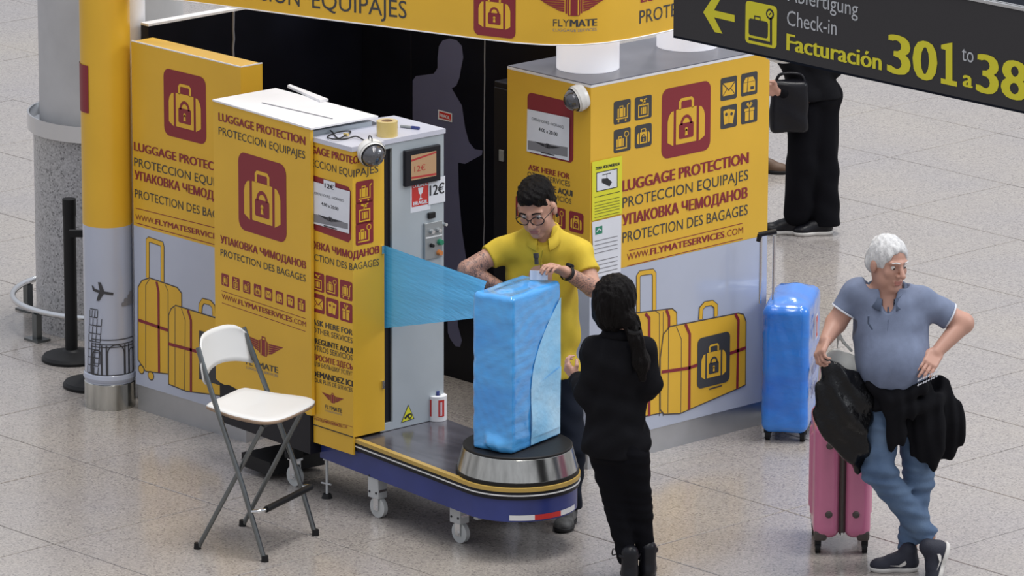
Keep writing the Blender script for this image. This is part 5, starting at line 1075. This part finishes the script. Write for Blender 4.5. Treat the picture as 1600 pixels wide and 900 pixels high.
wl = Vector(A_['wrL']); hand(V, wl, Vector((0.0701, 0.1423, 1.3914)) - wl, tuple(TOC * .2 - UPV * 1.0 - RGT * .2), 1.0, .62, -1, .7)
wr_ = Vector(A_['wrR']); hand(V, wr_, Vector((-0.2211, 0.2701, 1.1347)) - wr_, tuple(TOC * .8 - UPV * .6), 1.0, .3, 1)
V.obj('body', 'skin', t)
# tattooed sleeves of skin over both forearms
for el, wr, q0, q1 in (('elR', 'wrR', -.55, .92), ('elL', 'wrL', .08, .72)):
    e_, w_ = Vector(A_[el]), Vector(A_[wr]); a_ = e_.lerp(w_, max(q0, 0)); b_ = e_.lerp(w_, q1); V = Vol(*bounds([a_, b_, A_['shR'] if q0 < 0 else a_], .09), .0045); V.cap(tuple(a_), tuple(b_), .0445 - .015 * max(q0, 0), .0445 - .015 * q1, .01)
    if q0 < 0: V.cap(tuple(e_), tuple(e_.lerp(Vector(A_['shR']), .5)), .0445, .0475, .012)
    V.obj('tattoo', 'tattoo_skin', t)
eyes(A_['hd'], F, hs, t); lips(A_['hd'], F, hs, t)
V = Vol(*bounds([A_['hd']], .2), .0045); c = Vector(A_['hd']); f, u, r = F; ax = (tuple(r), tuple(f), tuple(u))
V.ell(tuple(c + u * .050 - f * .020), (.086, .106, .096), ax, .01); V.ell(tuple(c + u * .106 + f * .045), (.058, .062, .040), ax, .04); V.ell(tuple(c + u * .100 - f * .03), (.066, .07, .045), ax, .04); V.ell(tuple(c - u * .01 - f * .055), (.080, .06, .075), ax, .02)
V.ell(tuple(c - u * .048 + f * .102), (.080, .088, .134), ax, .010, True); V.cut(tuple(c - u * .06 - f * .02), tuple(-u)); V.fold(.004, ((150, 60, 90), (-90, 170, 80), (60, 90, 190)), 3); V.obj('hair', 'black_hair', t)
b = B()
for q in (-1, 1):
    a_ = [c + r * (q * .034 + .028 * math.cos(k)) * hs + f * (.100 - .006 * math.cos(k * 1) * q) * hs + u * (.006 + .021 * math.sin(k)) * hs for k in [6.283 * i / 20 for i in range(20)]]; b.tube(a_, .0026, 6, closed=True)
    b.tube([c + r * q * .064 * hs + f * .094 * hs + u * .012 * hs, c + r * q * .082 * hs + f * .03 * hs + u * .012 * hs, c + r * q * .084 * hs - f * .012 * hs + u * .006 * hs], .0022, 6)
b.tube([c - r * .007 * hs + f * .103 * hs + u * .01 * hs, c + r * .007 * hs + f * .103 * hs + u * .01 * hs], .0025, 6); b.obj('glasses', 'rubber', t)
for q in (-1, 1): e_ = c + r * q * .083 * hs - u * .036 * hs - f * .0; B().lathe(e_ - r * .004, [(.0095, 0), (.0095, .008), (.005, .008), (.005, 0), (.0095, 0)], 18, ax=tuple(r)).obj('ear_tunnel', 'rubber', t)
for q in (-1, 1): B().tube([c + r * q * .014 * hs + f * .096 * hs + u * .036 * hs, c + r * q * .032 * hs + f * .094 * hs + u * .041 * hs, c + r * q * .050 * hs + f * .082 * hs + u * .034 * hs], [.0035, .0042, .002], 8).obj('eyebrow', 'black_hair', t)
# polo
def polo(name, m, ch, wa, hi, shR, shL, elR, elL, neck, rad, slv, fR=.45, fL=.45, folds=.004, hem=None, extra=None, nk=None, seed=1):
    pts = [ch, wa, hi, shR, shL, tuple(Vector(shR).lerp(Vector(elR), .7)), tuple(Vector(shL).lerp(Vector(elL), .7)), neck]; lo_, hi_ = bounds(pts, .24); V = Vol(lo_, hi_, .006)
    V.ell(ch, (rad[0], rad[1], .17), BAX, .05); V.ell(tuple((Vector(ch) + Vector(wa)) / 2), (rad[2], rad[3], .16), BAX, .06); V.ell(wa, (rad[2], rad[3], .15), BAX, .06); V.ell(hi, (rad[4], rad[5], .13), BAX, .06)
    mid = Vector(ch) * .35 + Vector(neck) * .65
    for sh, el, fr in ((shR, elR, fR), (shL, elL, fL)):
        V.cap(tuple(mid), sh, .066, slv[0], .06); V.cap(tuple(Vector(neck) - UPV * .01), tuple(Vector(sh).lerp(Vector(neck), .25)), .045, slv[0] * .8, .05); e_ = Vector(sh).lerp(Vector(el), fr); V.cap(sh, tuple(e_ + (e_ - Vector(sh)).normalized() * .05), slv[0], slv[1], .03)
    V.cap(tuple(mid), neck, .085, .062, .05)
    if extra: extra(V)
    V.fold(folds, ((26, -20, 8), (-14, 30, 26), (40, 22, -30), (60, -44, 14)), seed)
    for sh, el, fr in ((shR, elR, fR), (shL, elL, fL)):
        e_ = Vector(sh).lerp(Vector(el), fr); d = (Vector(el) - Vector(sh)).normalized(); V.cutin(tuple(e_), tuple(d), tuple(e_ + d * .055), .10)
    if hem: V.cut(hem[0], hem[1])
    if nk: nk(V)
    return V.obj(name, m, t)
nkc = Vector(A_['neck']); 
def nk(V):
    V.cap(tuple(nkc + UPV * .06 - TOC * .0), tuple(nkc + TOC * .085 - UPV * .035), .060, .030, .01, True); V.cutin(tuple(nkc + UPV * .02), tuple(UPV + TOC * -.15), tuple(nkc + UPV * .06), .10)
polo('shirt', 'yellow_shirt', A_['chest'], A_['waist'], A_['hip'], A_['shR'], A_['shL'], A_['elR'], A_['elL'], A_['neck'], (.175, .115, .160, .11, .165, .115), (.058, .062), .36, .58, .0075, (A_['hip'], (0, 0, -1)), nk=nk)
def collar(neck, m, r_=.075, open_=.55, tilt=.25, h_=.05):
    b = B(); n = 30; vs = []; nk_ = Vector(neck)
    for i in range(n + 1):
        a = open_ + (2 * math.pi - 2 * open_) * i / n; d = TOC * math.cos(a) + RGT * math.sin(a); e_ = abs(math.cos(a / 2)); low = -.055 * max(0, math.cos(a)) - .008
        for rr, zz in ((r_ * .88, -.004), (r_ * .93, h_ * .6), (r_ * 1.05, h_ * .62), (r_ * 1.34, -.014), (r_ * 1.28, -.020), (r_ * 1.0, h_ * .45)): vs.append(nk_ + d * rr + UPV * (zz + low) + TOC * (.02 * max(0, math.cos(a))))
    fs = [(i * 6 + k, i * 6 + (k + 1) % 6, i * 6 + 6 + (k + 1) % 6, i * 6 + 6 + k) for i in range(n) for k in range(6)]; b.add(vs, fs, 0, True); return b.obj('collar', m, t)
collar(nkc - UPV * .005, 'yellow_shirt', .072, .35, h_=.06)
q = Vector(A_['chest']) + TOC * .128 + UPV * .07; B().tube([nkc + TOC * .115 - UPV * .075, q + UPV * .0 - RGT * .004, q - UPV * .06], .003, 6).obj('placket', 'shirt_stitch', t)
for dz in (.005, -.035): B().lathe(q + UPV * dz + TOC * .004, [(0, .004), (.006, .003), (.006, 0)], 10, ax=tuple(TOC)).obj('button', 'shirt_stitch', t)
V = Vol(*bounds([A_['hip'], A_['anL'], A_['anR']], .2), .007); V.ell(A_['hip'], (.16, .11, .12), BAX, .04); V.path([A_['hipL'], A_['knL'], A_['anL']], [.09, .066, .055], .03); V.path([A_['hipR'], A_['knR'], A_['anR']], [.09, .066, .055], .03); V.fold(.006, ((30, 20, 60), (-26, 30, 40)), 2); V.cut((0, 0, .075), (0, 0, -1)); V.obj('jeans', 'dark_jeans', t)
a_ = Vector(A_['anL']); shoe(t, (a_.x - .045, a_.y + .05, .0), (a_.x + .105, a_.y - .155, 0), UPV, 'shoe_grey', 'rubber', .048)
a_ = Vector(A_['anR']); shoe(t, (a_.x - .03, a_.y + .05, .0), (a_.x + .05, a_.y - .20, 0), UPV, 'shoe_grey', 'rubber', .048)
e_, w_ = Vector(A_['elL']), Vector(A_['wrL']); d = (w_ - e_).normalized(); q = e_.lerp(w_, .90)
wo = B().lathe(q - d * .012, [(.036, 0), (.038, .004), (.038, .020), (.036, .024)], 28, ax=tuple(d)).obj('watch', 'rubber', t); B().lathe(q + (UPV - d * d.z).normalized() * .033, [(.021, 0), (.021, .011), (.018, .013), (0, .013)], 22, ax=tuple((UPV - d * d.z).normalized())).obj('watch_face', 'leather', wo)
hq = Vector((0.0742, 0.0881, 1.4169)); o = thing('marker_pen', hq, 'black stubby marker held in the attendant\'s raised left hand', 'pen'); B().cyl(hq, hq + Vector((.006, -.003, -.03)), .010, n=14).obj('barrel', 'ink', o); B().cyl(hq - Vector((.005, -.002, -.022)), hq, .013, n=14).obj('pen_cap', 'ink', o)
hq = Vector((0.0318, 0.1453, 1.3146)); o = thing('paper_slip', hq, 'small white paper slip held below the attendant\'s fingers', 'paper'); B().box(hq, (.085, .002, .045), (tuple((RGT + UPV * -.02).normalized()), tuple(TOC), tuple(UPV))).obj('slip', 'paper', o)

# ---- woman in black, seen from behind
W_ = dict(hd=(0.7665, -0.0517, 1.3475), neck=(0.7773, -0.0401, 1.209), shL=(0.686, -0.1085, 1.117), shR=(0.8725, 0.0178, 1.1372), elL=(0.6686, -0.1272, 0.9002), wrL=(0.4953, -0.049, 0.9315), elR=(0.8725, 0.0618, 0.9562), wrR=(0.6989, 0.1103, 0.8872),
          chest=(0.7782, -0.0392, 1.0547), waist=(0.7567, -0.0329, 0.8478), hip=(0.7627, -0.0411, 0.6796), hL=(0.7293, -0.0622, 0.6081), hR=(0.8316, -0.0113, 0.6199), kL=(0.7563, -0.0187, 0.3302), aL=(0.8286, -0.0145, 0.0534), kR=(0.8188, 0.0629, 0.3432), aR=(0.8288, 0.1029, 0.0574))
t = thing('person', (0.8248, 0.0107, 0.0), 'dark haired woman in black jacket and trousers seen from behind at the turntable', 'person')
F = face_axes(math.pi - .5, .12)
V = Vol(*bounds(W_.values(), .14), .005); head(V, W_['hd'], F, 1.0); V.path([tuple(Vector(W_['hd']) - UPV * .05), W_['neck'], W_['chest']], [.045, .047, .08], .03); V.path([W_['chest'], W_['waist'], W_['hip']], [.09, .08, .09], .04)
for sh, el, wr in (('shL', 'elL', 'wrL'), ('shR', 'elR', 'wrR')): V.path([W_['chest'], W_[sh], W_[el], W_[wr]], [.06, .045, .036, .024], .02)
V.path([W_['hip'], W_['hL'], W_['kL'], W_['aL']], [.08, .065, .045, .03], .03); V.path([W_['hip'], W_['hR'], W_['kR'], W_['aR']], [.08, .065, .045, .03], .03)
w0 = Vector(W_['wrL']); hand(V, w0, -RGT * .45 + AWY * .3 + UPV * .55, tuple(RGT * .9 + AWY * .3), .88, .8, -1, .8)
w0 = Vector(W_['wrR']); hand(V, w0, -RGT * .8 + AWY * .3 + UPV * .1, tuple(-TOC - UPV * .5), .88, .7, 1, .8)
V.obj('body', 'skin_pale', t); eyes(W_['hd'], F, 1.0, t)
c = Vector(W_['hd']); f, u, r = F; ax = (tuple(r), tuple(f), tuple(u)); V = Vol(*bounds([c, c - UPV * .35, c + RGT * .2], .18), .005)
V.ell(tuple(c + u * .038 - f * .02), (.098, .112, .108), ax, .01); V.ell(tuple(c - f * .05 - u * .03), (.092, .070, .095), ax, .04); V.ell(tuple(c + f * .10 - u * .06), (.075, .065, .10), ax, .01, True)
V.path([(0.8761, -0.0662, 1.2943), (0.9199, -0.0706, 1.2116), (0.9403, -0.0561, 1.1055), (0.9448, -0.0512, 1.0224)], [.040, .030, .036, .014], .03); V.path([(0.7413, -0.1227, 1.3704), (0.7334, -0.131, 1.3028), (0.7366, -0.113, 1.2572)], [.03, .018, .006], .03)
V.fold(.005, ((90, 40, 20), (-50, 100, 16), (70, 80, 30), (160, -120, 30)), 5); V.fold(.0035, ((190, 120, 30), (-140, 210, 40)), 8); V.obj('hair', 'black_hair', t)
B().lathe((0.9207, -0.0844, 1.2571), [(.030, -.01), (.033, 0), (.030, .01)], 16, ax=(.2, -.1, 1)).obj('hair_tie', 'rubber', t)
V = Vol(*bounds([W_[k] for k in ('chest', 'hip', 'shL', 'shR', 'elL', 'elR', 'wrL', 'wrR', 'neck')], .2), .006)
V.ell(W_['chest'], (.150, .115, .15), BAX, .04); V.ell(W_['waist'], (.138, .115, .14), BAX, .06); V.ell(tuple(Vector(W_['hip']) + UPV * .0), (.165, .13, .13), BAX, .06)
for sh, el, wr in (('shL', 'elL', 'wrL'), ('shR', 'elR', 'wrR')): V.path([tuple(Vector(W_['neck']) * .6 + Vector(W_['chest']) * .4), W_[sh], W_[el], tuple(Vector(W_[el]).lerp(Vector(W_[wr]), .86))], [.07, .062, .056, .044], .035)
V.cap(tuple(Vector(W_['neck']) - UPV * .05), tuple(Vector(W_['neck']) + UPV * .012), .078, .066, .04)
V.fold(.011, ((26, -20, 30), (-14, 30, 46), (40, 22, -40), (70, -50, 14)), 6); V.cut(tuple(Vector(W_['hip']) - UPV * .045), (-.1, .1, -1)); V.cap(tuple(Vector(W_['neck']) + UPV * .0), tuple(Vector(W_['neck']) + UPV * .08), .055, .055, .01, True); jk = V.obj('jacket', 'black_cloth', t)
b = B(); nk_ = Vector(W_['neck']); vs = []
for i in range(25):
    a = .3 + (2 * math.pi - .6) * i / 24; d = f * math.cos(a) + r * math.sin(a)
    for rr, zz in ((.066, -.02), (.070, .025), (.078, .024), (.088, -.02)): vs.append(nk_ + d * rr + UPV * zz)
b.add(vs, [(i * 4 + k, i * 4 + (k + 1) % 4, i * 4 + 4 + (k + 1) % 4, i * 4 + 4 + k) for i in range(24) for k in range(4)], 0, True); b.obj('collar', 'black_cloth', jk)
V = Vol(*bounds([W_['hip'], W_['aL'], W_['aR']], .2), .006); V.ell(W_['hip'], (.145, .115, .11), BAX, .04); V.path([W_['hL'], W_['kL'], W_['aL']], [.088, .056, .040], .03); V.path([W_['hR'], W_['kR'], W_['aR']], [.088, .056, .040], .03); V.fold(.005, ((30, 20, 70), (-26, 30, 50), (10, 10, 120)), 2); V.cut((0, 0, .09), (0, 0, -1)); V.obj('trousers', 'black_trousers', t)
for k, dx in (('aL', -.03), ('aR', .02)):
    a_ = Vector(W_[k]); h_ = (a_.x + .05, a_.y - .045, 0); so = shoe(t, h_, (a_.x - .12, a_.y + .12, 0), UPV, 'leather', 'rubber', .042, .05, name='boot')
    B().lathe((a_.x + .005, a_.y - .005, .13), [(.050, 0), (.053, .008), (.050, .016)], 20, sm=True).obj('strap', 'leather', so)
    q = a_ + TOC * .048 + RGT * .01; q.z = .138; B().tube([q + RGT * .012 * math.cos(k_) + UPV * .011 * math.sin(k_) for k_ in [6.283 * i / 12 for i in range(12)]], .0025, 6, closed=True).obj('buckle', 'gold', so)
    q = a_ - RGT * .055; q.z = .15; B().tube(spline([q, q - RGT * .02 + UPV * .015, q - RGT * .025 - UPV * .015, q - UPV * .01], 4), .003, 6).obj('bow', 'rubber', so)

# ---- grey haired man
N_ = dict(hd=(1.4896, 1.0129, 1.4952), neck=(1.4756, 1.0272, 1.3572), shR=(1.3774, 0.922, 1.3505), shL=(1.5802, 1.1537, 1.3025), elR=(1.3274, 0.8392, 1.2066), wrR=(1.3648, 0.7328, 1.1491), elL=(1.7014, 1.3128, 1.1955), wrL=(1.6987, 1.1342, 1.0839),
          chest=(1.4857, 1.0379, 1.2177), belly=(1.526, 1.0225, 1.0264), hip=(1.5276, 1.0828, 0.8441), hR=(1.4873, 0.9957, 0.7896), hL=(1.5628, 1.1352, 0.779), kR=(1.5267, 0.9354, 0.512), aR=(1.6442, 1.1637, 0.1679), kL=(1.5771, 1.1651, 0.4465), aL=(1.5489, 1.135, 0.0892))
t = thing('person', (1.5432, 1.0995, 0.0), 'grey haired man in blue polo and jeans, hand on hip, leaning by the pink suitcase', 'person')
F = face_axes(.62, .14, -.05); hs = 1.06
V = Vol(*bounds(N_.values(), .16), .0048); head(V, N_['hd'], F, hs, nose=1.05); V.path([tuple(Vector(N_['hd']) - UPV * .05 - F[0] * .02), N_['neck'], N_['chest']], [.062, .064, .10], .03); V.path([N_['chest'], N_['belly'], N_['hip']], [.12, .13, .12], .04)
for sh, el, wr in (('shR', 'elR', 'wrR'), ('shL', 'elL', 'wrL')): V.path([N_['chest'][:2] + (N_[sh][2] - .05,), N_[sh]], [.07, .046], .03); V.path([N_[sh], N_[el], N_[wr]], [.052, .049, .030], .015)
V.path([N_['hip'], N_['hR'], N_['kR'], N_['aR']], [.09, .08, .05, .036], .03); V.path([N_['hip'], N_['hL'], N_['kL'], N_['aL']], [.09, .08, .05, .036], .03)
w0 = Vector(N_['wrR']); hand(V, w0, Vector((1.3887, 0.6704, 1.1031)) - w0, tuple(RGT * .7 - UPV * .6 - TOC * .1), 1.02, .95, -1, .9)
w0 = Vector(N_['wrL']); hand(V, w0, Vector((1.7255, 1.0456, 1.034)) - w0, tuple(-TOC + RGT * .2), 1.0, .22, -1, .2)
V.obj('body', 'skin_pale', t); eyes(N_['hd'], F, hs, t); lips(N_['hd'], F, hs, t)
c = Vector(N_['hd']); f, u, r = F; ax = (tuple(r), tuple(f), tuple(u)); V = Vol(*bounds([c], .2), .0045)
V.ell(tuple(c + u * .042 - f * .012), (.087, .106, .098), ax, .01); V.ell(tuple(c - f * .055 - u * .01), (.078, .052, .06), ax, .04)
V.ell(tuple(c - u * .048 + f * .098), (.074, .088, .134), ax, .016, True)
V.ell(tuple(c - u * .065 + f * .02 + r * .085), (.03, .045, .06), ax, .01, True); V.ell(tuple(c - u * .065 + f * .02 - r * .085), (.03, .045, .06), ax, .01, True); V.fold(.0035, ((110, 60, 30), (-90, 120, 30), (160, 60, 40), (60, 200, 60)), 3); V.obj('hair', 'grey_hair', t)
for q in (-1, 1): B().tube([c + r * q * .014 * hs + f * .096 * hs + u * .034 * hs, c + r * q * .032 * hs + f * .093 * hs + u * .038 * hs, c + r * q * .048 * hs + f * .082 * hs + u * .033 * hs], [.003, .0035, .002], 8).obj('eyebrow', 'grey_hair', t)
nkm = Vector(N_['neck'])
def nk2(V):
    V.cap(tuple(nkm + UPV * .06), tuple(nkm + TOC * .11 - UPV * .05), .062, .026, .01, True); V.cutin(tuple(nkm + UPV * .015), tuple(UPV - TOC * .2), tuple(nkm + UPV * .07), .11)
def exb(V): V.ell(tuple(Vector(N_['belly']) + TOC * .035), (.155, .15, .14), BAX, .06)
polo('shirt', 'blue_shirt', N_['chest'], N_['belly'], N_['hip'], N_['shR'], N_['shL'], N_['elR'], N_['elL'], N_['neck'], (.180, .125, .165, .14, .16, .135), (.064, .064), .62, .66, .007, (tuple(Vector(N_['hip']) + UPV * .015), (0, 0, -1)), exb, nk2, 7)
collar(nkm + UPV * .012, 'collar_blue', .084, .34, h_=.055); 
q = nkm + TOC * .128 - UPV * .11; B().tube([nkm + TOC * .10 - UPV * .05, q, q - UPV * .05 + TOC * .015 - RGT * .004], [.004, .006, .004], 8).obj('placket', 'collar_blue', t)
q2 = Vector((1.5487, 0.8271, 1.2516)); B().tube([q2 + UPV * .035, q2, q2 - UPV * .03 + RGT * .02], .005, 8).obj('hanging_glasses', 'collar_blue', t)
for sh, el, fr, rr in (('shR', 'elR', .62, .064), ('shL', 'elL', .66, .064)):
    e_ = Vector(N_[sh]).lerp(Vector(N_[el]), fr); d = (Vector(N_[el]) - Vector(N_[sh])).normalized(); B().lathe(e_ - d * .006, [(rr, 0), (rr + .003, .002), (rr + .003, .007), (rr - .004, .009), (rr * .7, .009)], 32, ax=tuple(d)).obj('sleeve_trim', 'trim_white', t)
V = Vol(*bounds([N_['hip'], N_['aL'], N_['aR'], N_['kR'], N_['kL']], .2), .0062); V.ell(N_['hip'], (.165, .13, .12), BAX, .04); V.path([N_['hL'], N_['kL'], N_['aL']], [.098, .070, .056], .03); V.path([N_['hR'], N_['kR'], N_['aR']], [.098, .074, .056], .03)
V.fold(.008, ((24, 18, 60), (-20, 24, 76), (10, 10, 110)), 2); V.cutin(tuple(Vector(N_['aL']) - UPV * .0), (0, 0, -1), N_['aL'], .12); V.cutin(N_['aR'], tuple((Vector(N_['aR']) - Vector(N_['kR'])).normalized()), tuple(Vector(N_['aR'])), .14); V.obj('jeans', 'jeans', t)
V = Vol(*bounds([N_['hip'], (1.6527, 1.3632, 0.5974), (1.6528, 0.9239, 0.5256)], .22), .0066); hp_ = Vector(N_['hip'])
ring = [hp_ + RGT * .175 * math.cos(a) + TOC * .15 * math.sin(a) + UPV * (.012 * math.cos(2 * a)) for a in [6.283 * k / 16 for k in range(17)]]
V.path([tuple(q) for q in ring], [.036] * 17, .02)
fl_ = (tuple(TOC), .32)
V.path([(1.6516, 1.1863, 0.897), (1.657, 1.2213, 0.7195), (1.6618, 1.2558, 0.5885)], [.06, .095, .06], .03, (tuple(TOC), .45)); V.path([(1.6715, 1.0904, 0.8876), (1.6801, 1.0996, 0.7161), (1.6763, 1.1248, 0.6011), (1.6697, 1.1471, 0.5358)], [.06, .082, .062, .02], .03, (tuple(TOC), .4)); V.path([(1.6653, 1.2449, 0.8108), (1.6924, 1.2738, 0.6542)], [.06, .045], .03, (tuple(TOC), .4))
V.path([(1.6058, 0.9321, 0.9191), (1.6357, 0.9422, 0.8301), (1.6262, 0.9467, 0.7184), (1.6007, 0.9413, 0.6298)], [.035, .05, .04, .02], .03, (tuple(TOC), .4)); V.path([(1.5242, 0.8741, 0.9443), (1.6131, 0.9253, 0.8846), (1.6949, 1.0422, 0.9292)], [.028, .04, .03], .03)
V.fold(.008, ((32, 34, 3), (-50, -52, 4), (70, 74, 6)), 4); V.obj('tied_jacket', 'black_cloth', t)
jp = Plane(*tuple(Vector((1.7435, 0.9623, 0.9847)) + TOC * .0)[:2], math.degrees(math.atan2(RGT.y, RGT.x))); zq = 0.9847
p = Pr(jp, .0); [p.line([(.012 * k, zq + .006 * k + dz), (.012 * k + .007, zq + .006 * k + dz + .010)], .006, 'paper') for k in range(8) for dz in (0, -.022)]; p.obj('printed_letters', t)
a_ = Vector(N_['aL']); shoe(t, (a_.x + .07, a_.y - .01, 0), (a_.x - .08, a_.y - .20 + .02, 0), UPV, 'shoe_dark', 'sole', .047, 0, 2)
shoe(t, (1.7489, 1.2025, 0.1455), (1.7454, 1.1109, -0.0639), tuple(-RGT + UPV * .2 + TOC * .25), 'shoe_dark', 'sole', .047, 0, 2)

# ---- traveller in black behind the booth, head hidden by the sign
G_ = dict(hd=(-3.5015, 5.5292, 1.4245), neck=(-3.4925, 5.5388, 1.2918), shR=(-3.5475, 5.4213, 1.2047), shL=(-3.4251, 5.6695, 1.1888), elR=(-3.3823, 5.5103, 0.8376), wrR=(-3.4247, 5.3185, 0.8856), elL=(-3.3707, 5.6985, 0.9836), wrL=(-3.3706, 5.4936, 1.0398), chest=(-3.4806, 5.5516, 1.1207), hip=(-3.4402, 5.6241, 0.8113),
          hA=(-3.4408, 5.5355, 0.7287), kA=(-3.4357, 5.5263, 0.4243), aA=(-3.4505, 5.5105, 0.1278), hB=(-3.418, 5.6625, 0.7134), kB=(-3.3857, 5.6532, 0.3746), aB=(-3.3414, 5.642, 0.0487))
t = thing('person', (-3.4225, 5.6137, 0.0), 'person in black clothes with a black handbag standing behind the booth, head behind sign', 'person')
F = face_axes(-1.2, .2); V = Vol(*bounds(G_.values(), .14), .006); head(V, G_['hd'], F, 1); V.path([G_['hd'], G_['neck'], G_['chest'], G_['hip']], [.05, .05, .10, .10], .03)
for q in (('shR', 'elR', 'wrR'), ('shL', 'elL', 'wrL')): V.path([G_['chest']] + [G_[k] for k in q], [.07, .045, .036, .026], .02)
for q in (('hA', 'kA', 'aA'), ('hB', 'kB', 'aB')): V.path([G_['hip']] + [G_[k] for k in q], [.09, .07, .05, .03], .02)
w0 = Vector(G_['wrR']); hand(V, w0, -RGT + UPV * .2, tuple(TOC), .95, .8, 1, .6); V.obj('body', 'skin_pale', t)
V = Vol(*bounds([G_['hd']], .2), .006); V.ell(tuple(Vector(G_['hd']) + Vector((0, 0, .03)) - F[0] * .02), (.095, .1, .11), BAX, .01); V.ell(tuple(Vector(G_['hd']) + F[0] * .10 - UPV * .04), (.08, .07, .1), BAX, .01, True); V.obj('hair', 'black_hair', t)
V = Vol(*bounds([G_[k] for k in ('neck', 'shR', 'shL', 'elR', 'elL', 'wrR', 'wrL', 'hip')], .2), .007); V.ell(G_['chest'], (.17, .13, .18), BAX, .05); V.ell(G_['hip'], (.165, .13, .12), BAX, .06); V.cap(G_['chest'], G_['hip'], .14, .14, .04)
for q in (('shR', 'elR', 'wrR'), ('shL', 'elL', 'wrL')): V.path([G_['chest']] + [G_[q[0]], G_[q[1]], tuple(Vector(G_[q[1]]).lerp(Vector(G_[q[2]]), .85))], [.10, .07, .06, .045], .03)
V.cap(G_['chest'], G_['neck'], .09, .07, .04); V.fold(.006, ((26, -20, 10), (-14, 30, 26), (40, 22, -30)), 6); V.cut(tuple(Vector(G_['hip']) + UPV * .0), (0, 0, -1)); V.obj('jacket', 'black_cloth', t)
V = Vol(*bounds([G_[k] for k in ('hip', 'aA', 'aB')], .2), .007); V.ell(G_['hip'], (.165, .13, .13), BAX, .04); V.path([G_['hA'], G_['kA'], G_['aA']], [.10, .085, .085], .03); V.path([G_['hB'], G_['kB'], G_['aB']], [.105, .09, .085], .03); V.fold(.006, ((40, -30, 10), (-26, 30, 20)), 6); V.cut((0, 0, .055), (0, 0, -1)); V.obj('trousers', 'black_trousers', t)
a_ = Vector(G_['aA']); shoe(t, tuple(a_[:2] + (0,)) if False else (a_.x + .03, a_.y + .03, 0), (a_.x - .15, a_.y - .155, 0), UPV, 'leather', 'sole', .048)
a_ = Vector(G_['aB']); shoe(t, (a_.x + .03, a_.y + .02, 0), (a_.x - .09, a_.y - .18, 0), UPV, 'leather', 'sole', .048)
q = Vector((-3.4067, 5.3817, 0.7917)); o = thing('handbag', q, 'black leather handbag hanging from the black clothed traveller\'s arm', 'handbag')
V = Vol(tuple(q - Vector((.3, .3, .3))), tuple(q + Vector((.3, .3, .3))), .0065); V.rbox(tuple(q), (.112, .05, .155), .03, BAX, .01); V.fold(.006, ((30, 20, 10), (-20, 30, 30)), 3); V.obj('pouch', 'leather', o)
B().tube(spline([q - RGT * .08 + UPV * .14, q - RGT * .05 + UPV * .19, q + RGT * .06 + UPV * .19, q + RGT * .09 + UPV * .14], 6), .009, 8).obj('handle', 'leather', o)
# ---- second traveller, only a brown shoe shows past the booth edge
gp = Vector((-4.7415, 6.4677, 0.0)); t = thing('person', gp, 'person hidden behind the yellow booth, only a brown shoe tip showing', 'person')
L2_ = lambda a, b, z: tuple(gp + RGT * a + TOC * b + UPV * z)
F = face_axes(.4, .1); V = Vol(*bounds([L2_(-.3, 0, 0), L2_(.1, 0, 1.6)], .2), .007); head(V, L2_(-.10, 0, 1.50), F, 1.0); V.path([L2_(-.10, 0, 1.45), L2_(-.10, 0, 1.35), L2_(-.1, 0, .95)], [.05, .10, .11], .03)
for s_ in (-1, 1): V.path([L2_(-.10, 0, 1.30), L2_(-.10 + .15 * s_, 0, 1.27), L2_(-.10 + .17 * s_, 0, 1.0), L2_(-.10 + .14 * s_, .06, .8)], [.07, .05, .04, .026], .02); V.path([L2_(-.1, 0, .9), L2_(-.1 + .08 * s_, 0, .8), L2_(-.1 + .09 * s_, .0, .42), L2_(-.1 + .09 * s_, 0, .06)], [.09, .08, .05, .035], .02)
for s_ in (-1, 1): hand(V, L2_(-.10 + .14 * s_, .06, .8), -UPV, tuple(-RGT * s_), .95, .3, 1)
V.obj('body', 'skin_pale', t)
V = Vol(*bounds([L2_(-.3, 0, .7), L2_(.1, 0, 1.4)], .2), .008); V.cap(L2_(-.1, 0, 1.28), L2_(-.1, 0, .92), .145, .145, .03)
for s_ in (-1, 1): V.path([L2_(-.10, 0, 1.28), L2_(-.10 + .15 * s_, 0, 1.27), L2_(-.10 + .17 * s_, 0, 1.0), L2_(-.10 + .145 * s_, .05, .84)], [.10, .07, .055, .045], .03)
V.cut(L2_(0, 0, .88), (0, 0, -1)); V.obj('jacket', 'black_cloth', t)
V = Vol(*bounds([L2_(-.3, 0, .1), L2_(.1, 0, .95)], .2), .008)
for s_ in (-1, 1): V.path([L2_(-.1 + .04 * s_, 0, .88), L2_(-.1 + .08 * s_, 0, .8), L2_(-.1 + .09 * s_, .0, .42), L2_(-.1 + .09 * s_, 0, .1)], [.12, .10, .07, .06], .02)
V.cut(L2_(0, 0, .08), (0, 0, -1)); V.obj('trousers', 'dark_jeans', t)
shoe(t, L2_(-.03, 0, 0), L2_(.20, .06, 0), UPV, 'brown_shoe', 'rubber', .045); shoe(t, L2_(-.22, 0, 0), L2_(-.12, .20, 0), UPV, 'brown_shoe', 'rubber', .045)
